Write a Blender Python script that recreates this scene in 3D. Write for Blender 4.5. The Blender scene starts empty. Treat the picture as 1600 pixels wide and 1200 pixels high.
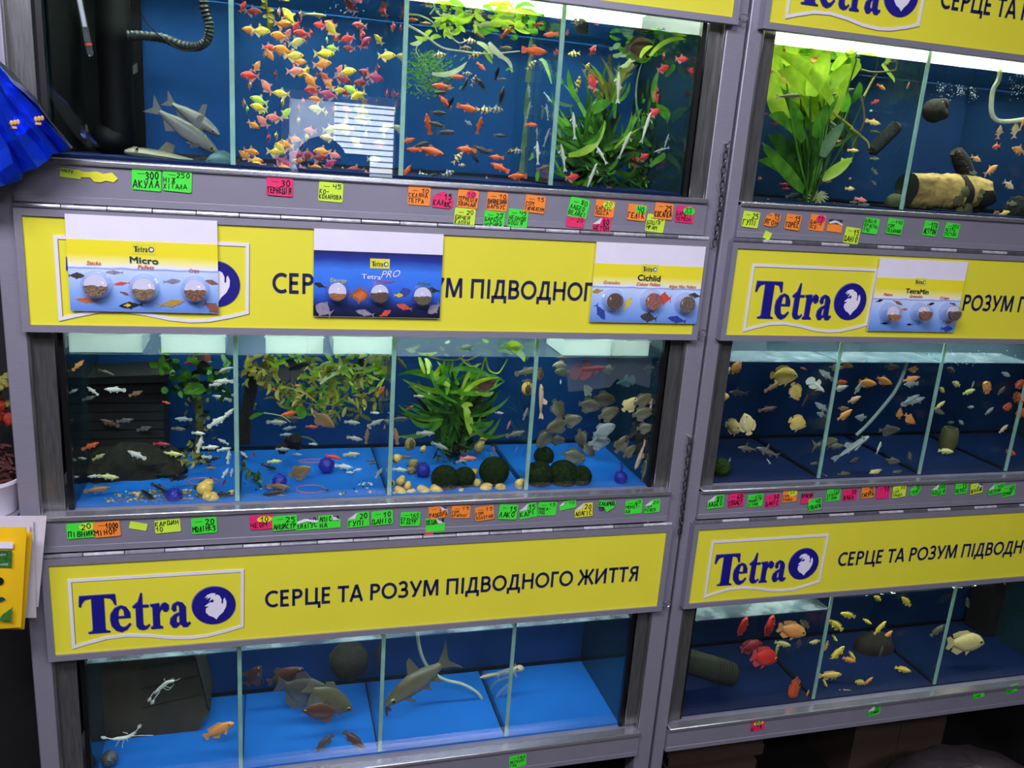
import bpy, math, random
from mathutils import Vector, Matrix
from mathutils.geometry import tessellate_polygon
PI = math.pi
R = random.Random(7)
SC = bpy.context.scene
COL = SC.collection
# ------------------------------------------------------------------ camera
F = 1332.75
CAM = Vector((0.346, -1.373, 1.520))
AX = (Vector((0.96123667, -0.26645162, 0.07090558)), Vector((-0.0029253, -0.26700165, -0.96369163)), Vector((0.27570911, 0.92612831, -0.25743123)))
cam = bpy.data.objects.new('camera', bpy.data.cameras.new('camera'))
COL.objects.link(cam)
cam.data.sensor_width = 36.0
cam.data.lens = F * 36.0 / 1600.0
cam.data.clip_start = 0.02
m3 = Matrix((AX[0], -AX[1], -AX[2])).transposed()
cam.matrix_world = Matrix.Translation(CAM) @ m3.to_4x4()
SC.camera = cam
# ------------------------------------------------------------------ colour management, world, ceiling light
SC.view_settings.view_transform = 'Standard'
SC.view_settings.look = 'None'
SC.view_settings.gamma = 1.0
SC.view_settings.use_curve_mapping = False
SC.view_settings.exposure = 0.0
SC.cycles.transparent_max_bounces = 32
wd = bpy.data.worlds.new('world'); SC.world = wd; wd.use_nodes = True
wd.node_tree.nodes['Background'].inputs[0].default_value = (0.6, 0.62, 0.8, 1)
wd.node_tree.nodes['Background'].inputs[1].default_value = 0.02

def area(name, loc, size, power, col, aim=None):
    l = bpy.data.lights.new(name, 'AREA'); l.shape = 'RECTANGLE'; l.size, l.size_y = size
    l.energy = power; l.color = col
    o = bpy.data.objects.new(name, l); COL.objects.link(o); o.location = loc
    d = (Vector(aim) - Vector(loc)) if aim else Vector((0, 0, -1))
    o.rotation_euler = d.to_track_quat('-Z', 'Y').to_euler()
    return o
area('ceiling_light', (-0.15, -1.5, 2.62), (1.3, 0.5), 60, (0.86, 0.85, 1.0), (0.25, 0, 1.3))
area('ceiling_light_aisle', (1.2, -2.5, 2.62), (1.2, 0.4), 56, (0.88, 0.87, 1.0))
# ------------------------------------------------------------------ pixel ray -> point on the plane y = depth (frame 1600x1200)
def at(px, py, y=0.0):
    d = AX[0] * (px - 800) + AX[1] * (py - 600) + AX[2] * F
    return CAM + d * ((y - CAM.y) / d.y)
def px_size(p):                       # metres per pixel at the point p
    return (p - CAM).dot(AX[2]) / F
def lin(c):
    c /= 255.0
    return c / 12.92 if c <= 0.04045 else ((c + 0.055) / 1.055) ** 2.4
def rgb(r, g, b):
    return (lin(r), lin(g), lin(b), 1.0)
# ------------------------------------------------------------------ materials
def new_mat(name):
    m = bpy.data.materials.new(name); m.use_nodes = True
    return m, m.node_tree.nodes, m.node_tree.links
def mat(name, col, rough=0.5, metal=0.0, spec=0.5, var=0.12, scale=30.0, alpha=1.0, bump=0.0, bscale=None, emit=0.0, stretch=None, col2=None, trans=0.0, detail=3.0):
    m, N, L = new_mat(name)
    b = N['Principled BSDF']
    b.inputs['Roughness'].default_value = rough; b.inputs['Metallic'].default_value = metal
    b.inputs['Specular IOR Level'].default_value = spec; b.inputs['Alpha'].default_value = alpha
    if trans: b.inputs['Subsurface Weight'].default_value = trans; b.inputs['Subsurface Scale'].default_value = 0.01
    tc = N.new('ShaderNodeTexCoord'); nz = N.new('ShaderNodeTexNoise')
    nz.inputs['Scale'].default_value = scale; nz.inputs['Detail'].default_value = detail
    if stretch:
        mp = N.new('ShaderNodeMapping'); mp.inputs['Scale'].default_value = stretch
        L.new(tc.outputs['Object'], mp.inputs[0]); L.new(mp.outputs[0], nz.inputs['Vector'])
    else:
        L.new(tc.outputs['Object'], nz.inputs['Vector'])
    rp = N.new('ShaderNodeValToRGB')
    c2 = col2 if col2 else tuple(max(0, c * (1 - var * 2)) for c in col[:3]) + (1,)
    rp.color_ramp.elements[0].position = 0.3; rp.color_ramp.elements[1].position = 0.7
    rp.color_ramp.elements[0].color = c2; rp.color_ramp.elements[1].color = col
    L.new(nz.outputs[0], rp.inputs[0]); L.new(rp.outputs[0], b.inputs['Base Color'])
    if emit:
        L.new(rp.outputs[0], b.inputs['Emission Color']); b.inputs['Emission Strength'].default_value = emit
    if bump:
        bp = N.new('ShaderNodeBump'); bp.inputs['Strength'].default_value = bump; bp.inputs['Distance'].default_value = 0.003
        if bscale:
            n2 = N.new('ShaderNodeTexNoise'); n2.inputs['Scale'].default_value = bscale; L.new(tc.outputs['Object'], n2.inputs['Vector']); L.new(n2.outputs[0], bp.inputs['Height'])
        else:
            L.new(nz.outputs[0], bp.inputs['Height'])
        L.new(bp.outputs[0], b.inputs['Normal'])
    return m
def glass_mat(name, tint, f0=0.05, rough=0.0, gloss=(1, 1, 1, 1), body=0.0, bodycol=(1, 1, 1, 1), blotch=False):
    """Thin clear sheet: transparent with a Fresnel-weighted mirror, plus an optional milky share."""
    m, N, L = new_mat(name); N.remove(N['Principled BSDF'])
    out = N['Material Output']
    tr = N.new('ShaderNodeBsdfTransparent'); tr.inputs[0].default_value = tint
    gl = N.new('ShaderNodeBsdfGlossy'); gl.inputs['Roughness'].default_value = rough; gl.inputs['Color'].default_value = gloss
    lw = N.new('ShaderNodeLayerWeight'); lw.inputs[0].default_value = 0.5
    pw = N.new('ShaderNodeMath'); pw.operation = 'POWER'; pw.inputs[1].default_value = 5
    L.new(lw.outputs['Facing'], pw.inputs[0])
    ma = N.new('ShaderNodeMath'); ma.operation = 'MULTIPLY_ADD'; ma.inputs[1].default_value = 0.9; ma.inputs[2].default_value = f0
    L.new(pw.outputs[0], ma.inputs[0])
    src = tr
    if body:
        df = N.new('ShaderNodeBsdfTranslucent'); df.inputs[0].default_value = bodycol
        d2 = N.new('ShaderNodeBsdfDiffuse'); d2.inputs[0].default_value = bodycol
        a = N.new('ShaderNodeMixShader'); a.inputs[0].default_value = 0.5; L.new(df.outputs[0], a.inputs[1]); L.new(d2.outputs[0], a.inputs[2])
        c = N.new('ShaderNodeMixShader'); c.inputs[0].default_value = body
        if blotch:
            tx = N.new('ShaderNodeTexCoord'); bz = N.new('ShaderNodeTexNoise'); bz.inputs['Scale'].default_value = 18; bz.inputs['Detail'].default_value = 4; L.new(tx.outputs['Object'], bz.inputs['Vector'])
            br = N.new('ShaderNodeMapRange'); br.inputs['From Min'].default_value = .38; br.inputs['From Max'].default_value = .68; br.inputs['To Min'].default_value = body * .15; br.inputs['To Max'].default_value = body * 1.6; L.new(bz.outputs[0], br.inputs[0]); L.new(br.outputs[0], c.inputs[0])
        L.new(tr.outputs[0], c.inputs[1]); L.new(a.outputs[0], c.inputs[2]); src = c
    mx = N.new('ShaderNodeMixShader'); L.new(ma.outputs[0], mx.inputs[0]); L.new(src.outputs[0], mx.inputs[1]); L.new(gl.outputs[0], mx.inputs[2])
    L.new(mx.outputs[0], out.inputs[0])
    return m
def water_mat():
    m, N, L = new_mat('water_surface'); N.remove(N['Principled BSDF']); out = N['Material Output']
    tr = N.new('ShaderNodeBsdfTransparent'); tr.inputs[0].default_value = (0.93, 0.98, 0.98, 1)
    gl = N.new('ShaderNodeBsdfGlossy'); gl.inputs['Roughness'].default_value = 0.03; gl.inputs['Color'].default_value = (0.9, 0.97, 0.96, 1)
    tc = N.new('ShaderNodeTexCoord'); nz = N.new('ShaderNodeTexNoise'); nz.inputs['Scale'].default_value = 22; nz.inputs['Detail'].default_value = 2
    bp = N.new('ShaderNodeBump'); bp.inputs['Strength'].default_value = 0.35; bp.inputs['Distance'].default_value = 0.006
    L.new(tc.outputs['Object'], nz.inputs['Vector']); L.new(nz.outputs[0], bp.inputs['Height'])
    fr = N.new('ShaderNodeFresnel'); fr.inputs[0].default_value = 1.33
    L.new(bp.outputs[0], gl.inputs['Normal'])
    mx = N.new('ShaderNodeMixShader'); L.new(fr.outputs[0], mx.inputs[0]); L.new(tr.outputs[0], mx.inputs[1]); L.new(gl.outputs[0], mx.inputs[2])
    L.new(mx.outputs[0], out.inputs[0])
    return m
def obj_col_mat(name, rough=0.4, alpha=1.0, light=0.0, stripes=None, belly=0.25):
    """Colour from the object's own colour: animals of one shape in many colours."""
    m, N, L = new_mat(name); b = N['Principled BSDF']
    b.inputs['Roughness'].default_value = rough; b.inputs['Alpha'].default_value = alpha
    oi = N.new('ShaderNodeObjectInfo'); tc = N.new('ShaderNodeTexCoord')
    nz = N.new('ShaderNodeTexNoise'); nz.inputs['Scale'].default_value = 9.0; L.new(tc.outputs['Object'], nz.inputs['Vector'])
    mr = N.new('ShaderNodeMapRange'); mr.inputs['From Min'].default_value = 0.3; mr.inputs['From Max'].default_value = 0.7; mr.inputs['To Min'].default_value = 0.0; mr.inputs['To Max'].default_value = 0.3
    L.new(nz.outputs[0], mr.inputs[0])
    mx = N.new('ShaderNodeMix'); mx.data_type = 'RGBA'; mx.blend_type = 'MULTIPLY'
    mx.inputs[7].default_value = (0.5, 0.45, 0.4, 1)
    L.new(mr.outputs[0], mx.inputs[0]); L.new(oi.outputs['Color'], mx.inputs[6])
    last = mx.outputs[2]
    sp = N.new('ShaderNodeSeparateXYZ'); L.new(tc.outputs['Generated'], sp.inputs[0])
    if stripes:
        wv = N.new('ShaderNodeMath'); wv.operation = 'MULTIPLY'; wv.inputs[1].default_value = 26.0; L.new(sp.outputs[0], wv.inputs[0])
        sn = N.new('ShaderNodeMath'); sn.operation = 'SINE'; L.new(wv.outputs[0], sn.inputs[0])
        gt = N.new('ShaderNodeMath'); gt.operation = 'GREATER_THAN'; gt.inputs[1].default_value = 0.35; L.new(sn.outputs[0], gt.inputs[0])
        m2 = N.new('ShaderNodeMix'); m2.data_type = 'RGBA'; L.new(gt.outputs[0], m2.inputs[0]); L.new(last, m2.inputs[6]); m2.inputs[7].default_value = stripes
        last = m2.outputs[2]
    if belly:
        r2 = N.new('ShaderNodeMapRange'); r2.inputs['From Min'].default_value = 0.55; r2.inputs['From Max'].default_value = 0.15
        r2.inputs['To Min'].default_value = 0.0; r2.inputs['To Max'].default_value = belly; L.new(sp.outputs[2], r2.inputs[0])
        m3_ = N.new('ShaderNodeMix'); m3_.data_type = 'RGBA'; L.new(r2.outputs[0], m3_.inputs[0]); L.new(last, m3_.inputs[6]); m3_.inputs[7].default_value = (0.85, 0.82, 0.75, 1)
        last = m3_.outputs[2]
    if light:
        m4 = N.new('ShaderNodeMix'); m4.data_type = 'RGBA'; m4.inputs[0].default_value = light; L.new(last, m4.inputs[6]); m4.inputs[7].default_value = (0.9, 0.9, 0.92, 1)
        last = m4.outputs[2]
    L.new(last, b.inputs['Base Color'])
    return m
def leaf_mat(name, c1, c2):
    m, N, L = new_mat(name); b = N['Principled BSDF']; out = N['Material Output']
    b.inputs['Roughness'].default_value = 0.4; b.inputs['Specular IOR Level'].default_value = 0.3
    tc = N.new('ShaderNodeTexCoord'); nz = N.new('ShaderNodeTexNoise'); nz.inputs['Scale'].default_value = 35
    rp = N.new('ShaderNodeValToRGB'); rp.color_ramp.elements[0].color = c1; rp.color_ramp.elements[1].color = c2
    rp.color_ramp.elements[0].position = 0.35; rp.color_ramp.elements[1].position = 0.65
    L.new(tc.outputs['Object'], nz.inputs['Vector']); L.new(nz.outputs[0], rp.inputs[0]); L.new(rp.outputs[0], b.inputs['Base Color'])
    tl = N.new('ShaderNodeBsdfTranslucent'); L.new(rp.outputs[0], tl.inputs[0])
    mx = N.new('ShaderNodeMixShader'); mx.inputs[0].default_value = 0.4; L.new(b.outputs[0], mx.inputs[1]); L.new(tl.outputs[0], mx.inputs[2]); L.new(mx.outputs[0], out.inputs[0])
    return m
M = {}
M['alu'] = mat('anodised_aluminium', rgb(150, 146, 160), 0.42, 0.35, var=0.04, scale=60, stretch=(1, 1, 6))
M['alu_flat'] = mat('painted_shelf_metal', rgb(140, 136, 150), 0.45, 0.25, var=0.05, scale=14)
M['alu_bright'] = mat('bright_aluminium_edge', rgb(205, 202, 210), 0.25, 0.8, var=0.05, scale=40)
M['alu_dark'] = mat('brushed_dark_aluminium', rgb(150, 150, 148), 0.3, 0.8, var=0.2, scale=50, stretch=(6, 6, 0.4))
M['steel'] = mat('steel', rgb(200, 200, 205), 0.3, 0.9, var=0.15, scale=90)
M['hinge_glint'] = mat('painted_hinge_glint', rgb(214, 212, 218), 0.45, 0.2, var=.2, scale=90)  # caught light put into the colour of alternate hinge knuckles
M['dark'] = mat('black_silicone', rgb(8, 10, 12), 0.4, var=0.2)
M['yellow'] = mat('sign_yellow', rgb(230, 222, 60), 0.35, var=0.02, scale=8)
M['navy'] = mat('sign_navy', rgb(28, 24, 128), 0.4, var=0.05)
M['navy_text'] = mat('slogan_navy', rgb(26, 26, 82), 0.4, var=0.05)
M['logo_white'] = mat('logo_white', rgb(232, 226, 236), 0.4, var=0.02)
M['logo_shadow'] = mat('logo_shadow_print', rgb(150, 140, 40), 0.5, var=0.02)
M['logo_grey'] = mat('logo_edge_grey', rgb(120, 118, 150), 0.5, var=0.02)
M['white'] = mat('white_card', rgb(234, 228, 240), 0.4, var=0.02)
M['paper'] = mat('white_paper', rgb(215, 208, 215), 0.5, var=0.06, scale=18)
M['ink'] = mat('black_ink', rgb(22, 26, 24), 0.5, var=0.1)
M['glass'] = glass_mat('front_glass', (0.93, 0.97, 0.965, 1), 0.04)
M['pane'] = glass_mat('divider_glass', (0.86, 0.935, 0.93, 1), 0.02)
M['edge'] = mat('cut_glass_edge', rgb(160, 200, 184), 0.25, var=0.12, scale=40, trans=0.0)
M['water'] = water_mat()
M['glare'] = glass_mat('painted_water_glare', (0.86, 0.92, 0.95, 1), 0.04, 0.05, body=0.42, bodycol=(0.62, 0.74, 0.82, 1), blotch=True)  # milky blotches imitate lamp glare on the water
M['side'] = mat('side_glass', rgb(30, 52, 60), 0.04, spec=1.0, var=0.1, scale=5)
M['lamp_white'] = mat('white_hood_liner', rgb(238, 242, 236), 0.5, var=0.02)
for k, c in dict(g=(70, 232, 60), l=(208, 240, 62), o=(255, 142, 48), p=(240, 40, 108), y=(232, 228, 50)).items():
    M['st_' + k] = mat('sticker_' + k, rgb(*c), 0.5, var=0.04, scale=40)
SIGN_BLUE = rgb(18, 66, 150)
def film(name, c, c2=None):
    return mat(name, c, 0.8, spec=0.12, var=0.1, scale=4, col2=c2)
M['film_bright'] = film('blue_backing_bright', rgb(24, 82, 178), rgb(18, 70, 160))
M['film_mid'] = film('blue_backing', rgb(20, 64, 118), rgb(15, 54, 104))
M['liner'] = mat('grey_hood_liner', rgb(128, 146, 168), 0.6, var=.1, scale=8)
M['film_navy'] = film('navy_backing', rgb(16, 44, 86), rgb(12, 36, 70))
M['film_dark'] = film('blue_backing_dark', rgb(14, 40, 80), rgb(10, 30, 64))
M['floor_blue'] = film('blue_floor_film', rgb(30, 112, 200), rgb(24, 98, 182))
M['floor_dark'] = film('navy_floor_film', rgb(16, 34, 78), rgb(12, 26, 60))
M['film_black'] = mat('black_backing', rgb(6, 7, 9), 0.7, spec=.15, var=0.3, scale=12)
M['fish'] = obj_col_mat('fish_skin')
M['fish_fin'] = obj_col_mat('fish_fin', 0.5, 0.62, 0.3, belly=0)
M['fish_fin_solid'] = obj_col_mat('fish_fin_coloured', 0.5, 0.92, 0.05, belly=0)
M['fish_plain'] = obj_col_mat('fish_skin_plain', belly=0.08)
M['fish_stripe'] = obj_col_mat('fish_skin_striped', stripes=(0.02, 0.02, 0.015, 1), belly=0.1)
M['eye'] = mat('fish_eye', rgb(12, 12, 14), 0.1, var=0)
# ------------------------------------------------------------------ mesh building
class MB:
    def __init__(s): s.v = []; s.f = []; s.m = []
    def add(s, vs, fs, m=0):
        o = len(s.v); s.v += [tuple(v) for v in vs]
        for f in fs: s.f.append([i + o for i in f]); s.m.append(m)
        return s
    def box(s, x0, x1, y0, y1, z0, z1, m=0):
        v = [(x, y, z) for z in (z0, z1) for y in (y0, y1) for x in (x0, x1)]
        return s.add(v, [(0, 2, 3, 1), (4, 5, 7, 6), (0, 1, 5, 4), (2, 6, 7, 3), (0, 4, 6, 2), (1, 3, 7, 5)], m)
    def prism(s, loops, y0, y1, m=0, mside=None):
        """Outline(s) in x-z (first outer, others holes) given a thickness along y (y0 is the face towards -y)."""
        if y0 > y1: y0, y1 = y1, y0
        tri = tessellate_polygon([[Vector((p[0], p[1], 0)) for p in l] for l in loops])
        flat = [p for l in loops for p in l]; n = len(flat)
        vs = [(p[0], y0, p[1]) for p in flat] + [(p[0], y1, p[1]) for p in flat]
        fs = []
        for t in tri:
            a, b, c = (Vector((flat[i][0], flat[i][1], 0)) for i in t)
            t = tuple(t) if (b - a).cross(c - a).z > 0 else tuple(reversed(t))
            fs.append(t); fs.append(tuple(i + n for i in reversed(t)))
        s.add(vs, fs, m)
        o = len(s.v) - 2 * n; k = 0
        for li, l in enumerate(loops):
            ar = sum(l[i][0] * l[(i + 1) % len(l)][1] - l[(i + 1) % len(l)][0] * l[i][1] for i in range(len(l)))
            for i in range(len(l)):
                a, b = k + i, k + (i + 1) % len(l)
                q = [o + a, o + a + n, o + b + n, o + b]
                if (ar > 0) == (li == 0): q.reverse()
                s.f.append(q); s.m.append(m if mside is None else mside)
            k += len(l)
        return s
    def tube(s, path, r, n=8, m=0, closed=False, caps=True):
        P = [Vector(p) for p in path]; k = len(P); rr = r if isinstance(r, (list, tuple)) else [r] * k
        up = None; rings = []; o = len(s.v)
        for i in range(k):
            if closed: t = P[(i + 1) % k] - P[i - 1]
            else: t = P[min(i + 1, k - 1)] - P[max(i - 1, 0)]
            t = t.normalized() if t.length > 1e-9 else Vector((0, 0, 1))
            if up is None: up = t.orthogonal().normalized()
            up = (up - t * up.dot(t)); up = up.normalized() if up.length > 1e-6 else t.orthogonal().normalized()
            b = t.cross(up)
            for j in range(n):
                a = 2 * PI * j / n; s.v.append(tuple(P[i] + (up * math.cos(a) + b * math.sin(a)) * rr[i]))
        for i in range(k if closed else k - 1):
            i2 = (i + 1) % k
            for j in range(n):
                j2 = (j + 1) % n
                s.f.append([o + i * n + j, o + i * n + j2, o + i2 * n + j2, o + i2 * n + j]); s.m.append(m)
        if caps and not closed:
            s.f.append([o + j for j in reversed(range(n))]); s.m.append(m)
            s.f.append([o + (k - 1) * n + j for j in range(n)]); s.m.append(m)
        return s
    def lathe(s, prof, c, axis=(0, 0, 1), n=20, m=0):
        """prof: [(radius, height)] along axis from the point c."""
        A = Vector(axis).normalized(); u = A.orthogonal().normalized(); w = A.cross(u); c = Vector(c); o = len(s.v)
        for r, h in prof:
            for j in range(n):
                a = 2 * PI * j / n; s.v.append(tuple(c + A * h + (u * math.cos(a) + w * math.sin(a)) * max(r, 1e-5)))
        for i in range(len(prof) - 1):
            for j in range(n):
                j2 = (j + 1) % n
                s.f.append([o + i * n + j, o + i * n + j2, o + (i + 1) * n + j2, o + (i + 1) * n + j]); s.m.append(m)
        return s
    def ball(s, c, r, m=0, n=12, k=8, sc=(1, 1, 1), noise=0.0, rnd=None, rot=None):
        c = Vector(c); o = len(s.v)
        for i in range(k + 1):
            th = PI * i / k
            for j in range(n):
                a = 2 * PI * j / n
                q = r * (1 + (rnd.uniform(-noise, noise) if rnd and 0 < i < k else 0))
                p = Vector((math.sin(th) * math.cos(a) * q * sc[0], math.sin(th) * math.sin(a) * q * sc[1], -math.cos(th) * q * sc[2]))
                if rot: p = rot @ p
                s.v.append(tuple(c + p))
        for i in range(k):
            for j in range(n):
                j2 = (j + 1) % n
                s.f.append([o + i * n + j, o + i * n + j2, o + (i + 1) * n + j2, o + (i + 1) * n + j]); s.m.append(m)
        return s
    def strip(s, path, side, widths, m=0, fold=0.25):
        """A leaf: a ribbon along path, side is its width direction, folded along the midrib."""
        P = [Vector(p) for p in path]; S = Vector(side).normalized(); o = len(s.v); k = len(P)
        for i, p in enumerate(P):
            t = (P[min(i + 1, k - 1)] - P[max(i - 1, 0)]); t = t.normalized() if t.length > 1e-9 else Vector((0, 0, 1))
            sd = S - t * S.dot(t); sd = sd.normalized() if sd.length > 1e-4 else t.orthogonal().normalized()
            nm = t.cross(sd); w = widths[i] / 2
            s.v += [tuple(p - sd * w + nm * w * fold), tuple(p), tuple(p + sd * w + nm * w * fold)]
        for i in range(k - 1):
            for j in (0, 1):
                a = o + i * 3 + j; s.f.append([a, a + 1, a + 4, a + 3]); s.m.append(m)
        return s
    def mesh(s, name, mats, smooth=35):
        me = bpy.data.meshes.new(name); me.from_pydata(s.v, [], s.f)
        for x in (mats if isinstance(mats, (list, tuple)) else [mats]): me.materials.append(x)
        me.polygons.foreach_set('material_index', s.m)
        me.validate(); me.update()
        if smooth:
            me.shade_smooth(); me.set_sharp_from_angle(angle=math.radians(smooth))
        return me
    def build(s, name, mats, parent=None, loc=None, smooth=35, bevel=0):
        o = bpy.data.objects.new(name, s.mesh(name, mats, smooth)); COL.objects.link(o)
        if loc is not None: o.location = loc
        if parent is not None:
            o.parent = parent
            if loc is None: o.location = -world_loc(parent)
        if bevel:
            b = o.modifiers.new('bevel', 'BEVEL'); b.width = bevel; b.segments = 2; b.limit_method = 'ANGLE'
        return o
def world_loc(o):
    v = Vector(o.location)
    while o.parent: o = o.parent; v += Vector(o.location)
    return v
def tag(o, label, cat, group=None, kind=None):
    o['label'] = label; o['category'] = cat
    if group: o['group'] = group
    if kind: o['kind'] = kind
    return o
def empty(name, loc, label=None, cat=None, group=None):
    o = bpy.data.objects.new(name, None); COL.objects.link(o); o.location = loc; o.empty_display_size = 0.03
    if label: tag(o, label, cat, group)
    return o
def structure(o): o['kind'] = 'structure'; return o
ORD = 'zeroth first second third fourth fifth sixth seventh eighth ninth tenth eleventh twelfth thirteenth fourteenth fifteenth sixteenth seventeenth eighteenth nineteenth twentieth'.split()
def ordw(i): return ORD[i] if i <= 20 else 'twenty-' + ORD[i - 20]
CARD = 'none one two three four five six seven eight nine ten eleven twelve thirteen fourteen fifteen sixteen seventeen eighteen nineteen twenty'.split()
_tc = {}
def text_polys(body, bold=0.0, shear=0.0):
    """Text as (vertices in x-z, faces, width) with unit size."""
    k = (body, bold, shear)
    if k not in _tc:
        c = bpy.data.curves.new('tmp_text', 'FONT'); c.body = body; c.offset = bold; c.shear = shear; c.resolution_u = 2
        o = bpy.data.objects.new('tmp_text', c); COL.objects.link(o); bpy.context.view_layer.update()
        me = o.to_mesh(); vs = [(v.co.x, v.co.y) for v in me.vertices]; fs = [tuple(p.vertices) for p in me.polygons]
        o.to_mesh_clear(); bpy.data.objects.remove(o); bpy.data.curves.remove(c)
        x0 = min(v[0] for v in vs); x1 = max(v[0] for v in vs)
        _tc[k] = ([(v[0] - x0, v[1]) for v in vs], fs, x1 - x0)
    return _tc[k]
def put_text(mb, body, x, z, width, cap, y, m=0, bold=0.0, shear=0.0, center=False, slope=0.0):
    vs, fs, w = text_polys(body, 0.0, shear)
    sx = width / (w + 2 * bold); sz = cap / (0.727 + 2 * bold)
    if center: x -= width / 2
    for i, (ox, oz) in enumerate(((-1, -1), (1, -1), (-1, 1), (1, 1), (0, 0)) if bold else ((0, 0),)):
        ox = (ox + 1) * bold; oz = (oz + 1) * bold
        mb.add([(x + (a + ox) * sx, y - i * 9e-5, z + (b + oz) * sz + slope * a * sx) for a, b in vs], fs, m)
# ------------------------------------------------------------------ room
S_ = MB().box(-3, 5, -5, 1.5, -0.05, 0); structure(S_.build('floor', mat('floor_tiles', rgb(26, 24, 23), 0.5, var=0.2, scale=3)))
S_ = MB().box(-3, 5, -5, 1.5, 2.75, 2.8); structure(S_.build('ceiling', mat('ceiling_paint', rgb(150, 150, 155), 0.8)))
S_ = MB().box(-3, 5, 0.62, 0.7, 0, 2.75); structure(S_.build('wall_back', mat('dark_wall', rgb(24, 24, 27), 0.8)))
S_ = MB().box(-3.1, -3, -5, 0.7, 0, 2.75); structure(S_.build('wall_left', mat('side_wall_paint', rgb(50, 50, 56), 0.8)))
S_ = MB().box(5, 5.1, -5, 0.7, 0, 2.75); structure(S_.build('wall_right', mat('side_wall_paint_b', rgb(40, 40, 44), 0.8)))
# front wall behind the viewer with the shop window that mirrors in the glass
YW = -4.6
def mirror(px, py, y=YW):
    d = AX[0] * (px - 800) + AX[1] * (py - 600) + AX[2] * F
    p = CAM + d * ((0.034 - CAM.y) / d.y); d = Vector((d.x, -d.y, d.z))
    return p + d * ((y - p.y) / d.y)
wa, wb = mirror(452, 155), mirror(615, 290)
wx0, wx1, wz1, wz0 = wa.x, wb.x, mirror(540, 160).z, min(wb.z, mirror(470, 290).z) - 0.3
S_ = MB()
S_.box(-3, wx0, YW - 0.1, YW, 0, 2.75); S_.box(wx1, 5, YW - 0.1, YW, 0, 2.75); S_.box(wx0, wx1, YW - 0.1, YW, wz1, 2.75); S_.box(wx0, wx1, YW - 0.1, YW, 0, wz0)
structure(S_.build('wall_front', mat('front_wall_paint', rgb(36, 36, 40), 0.8)))
win = structure(MB().box(wx0, wx1, YW - 0.09, YW - 0.08, wz0, wz1).build('window_1', mat('daylight_pane', (0.86, 0.92, 1, 1), emit=10.0, var=0)))
S_ = MB()
nsl = 22
for i in range(nsl):
    z = wz0 + (wz1 - wz0) * (i + 0.5) / nsl; S_.box(wx0 + (wx1 - wx0) * .42, wx1, YW - 0.06, YW - 0.055, z - 0.004, z + 0.004)
bl = structure(S_.build('window_blind', mat('blind_slat', rgb(150, 155, 165), 0.6), win, loc=(0, 0, 0)))
S_ = MB().box(wx0 - 0.05, wx0, YW, YW + 0.03, wz0, wz1 + .05).box(wx0, wx1, YW, YW + 0.03, wz1, wz1 + .05); structure(S_.build('window_frame', M['white'], win, loc=(0, 0, 0)))
S_ = MB().box(wx0, wx0 + (wx1 - wx0) * .42, YW - 0.066, YW - 0.060, wz0, wz1); structure(S_.build('window_shade', glass_mat('grey_voile', (0.62, 0.62, 0.66, 1), 0.03, 0.3, body=0.3), win, loc=(0, 0, 0)))
S_ = MB(); ca, cb = mirror(490, 212, -4.0), mirror(545, 262, -4.0); cr = abs(cb.x - ca.x) * .72; S_.ball((ca.x + .05, -4.0, ca.z - cr), cr, 0, 20, 12, (1, .35, 1)).box(ca.x - .05, ca.x + .1, -4.03, -3.97, .5, ca.z - cr).box(ca.x - .25, ca.x + .3, -4.2, -3.75, .45, .52).tube([(ca.x, -4, .02), (ca.x, -4, .46)], .03).box(ca.x - .25, ca.x + .25, -4.04, -3.96, 0, .03)
tag(S_.build('office_chair', mat('black_upholstery', rgb(14, 14, 16), 0.8)), 'dark round-backed chair mirrored before the bright window blind', 'chair')
ca, cb = mirror(525, 244, -4.2), mirror(577, 290, -4.2); S_ = MB().box(min(ca.x, cb.x), max(ca.x, cb.x), -4.4, -4.2, 0, ca.z).box(min(ca.x, cb.x) - .02, max(ca.x, cb.x) + .0, -4.42, -4.19, ca.z, ca.z + .02)
tag(S_.build('shop_counter', mat('dark_counter', rgb(18, 18, 22), 0.7)), 'dark box-shaped counter mirrored below the bright window blind', 'counter')
del bl
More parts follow.
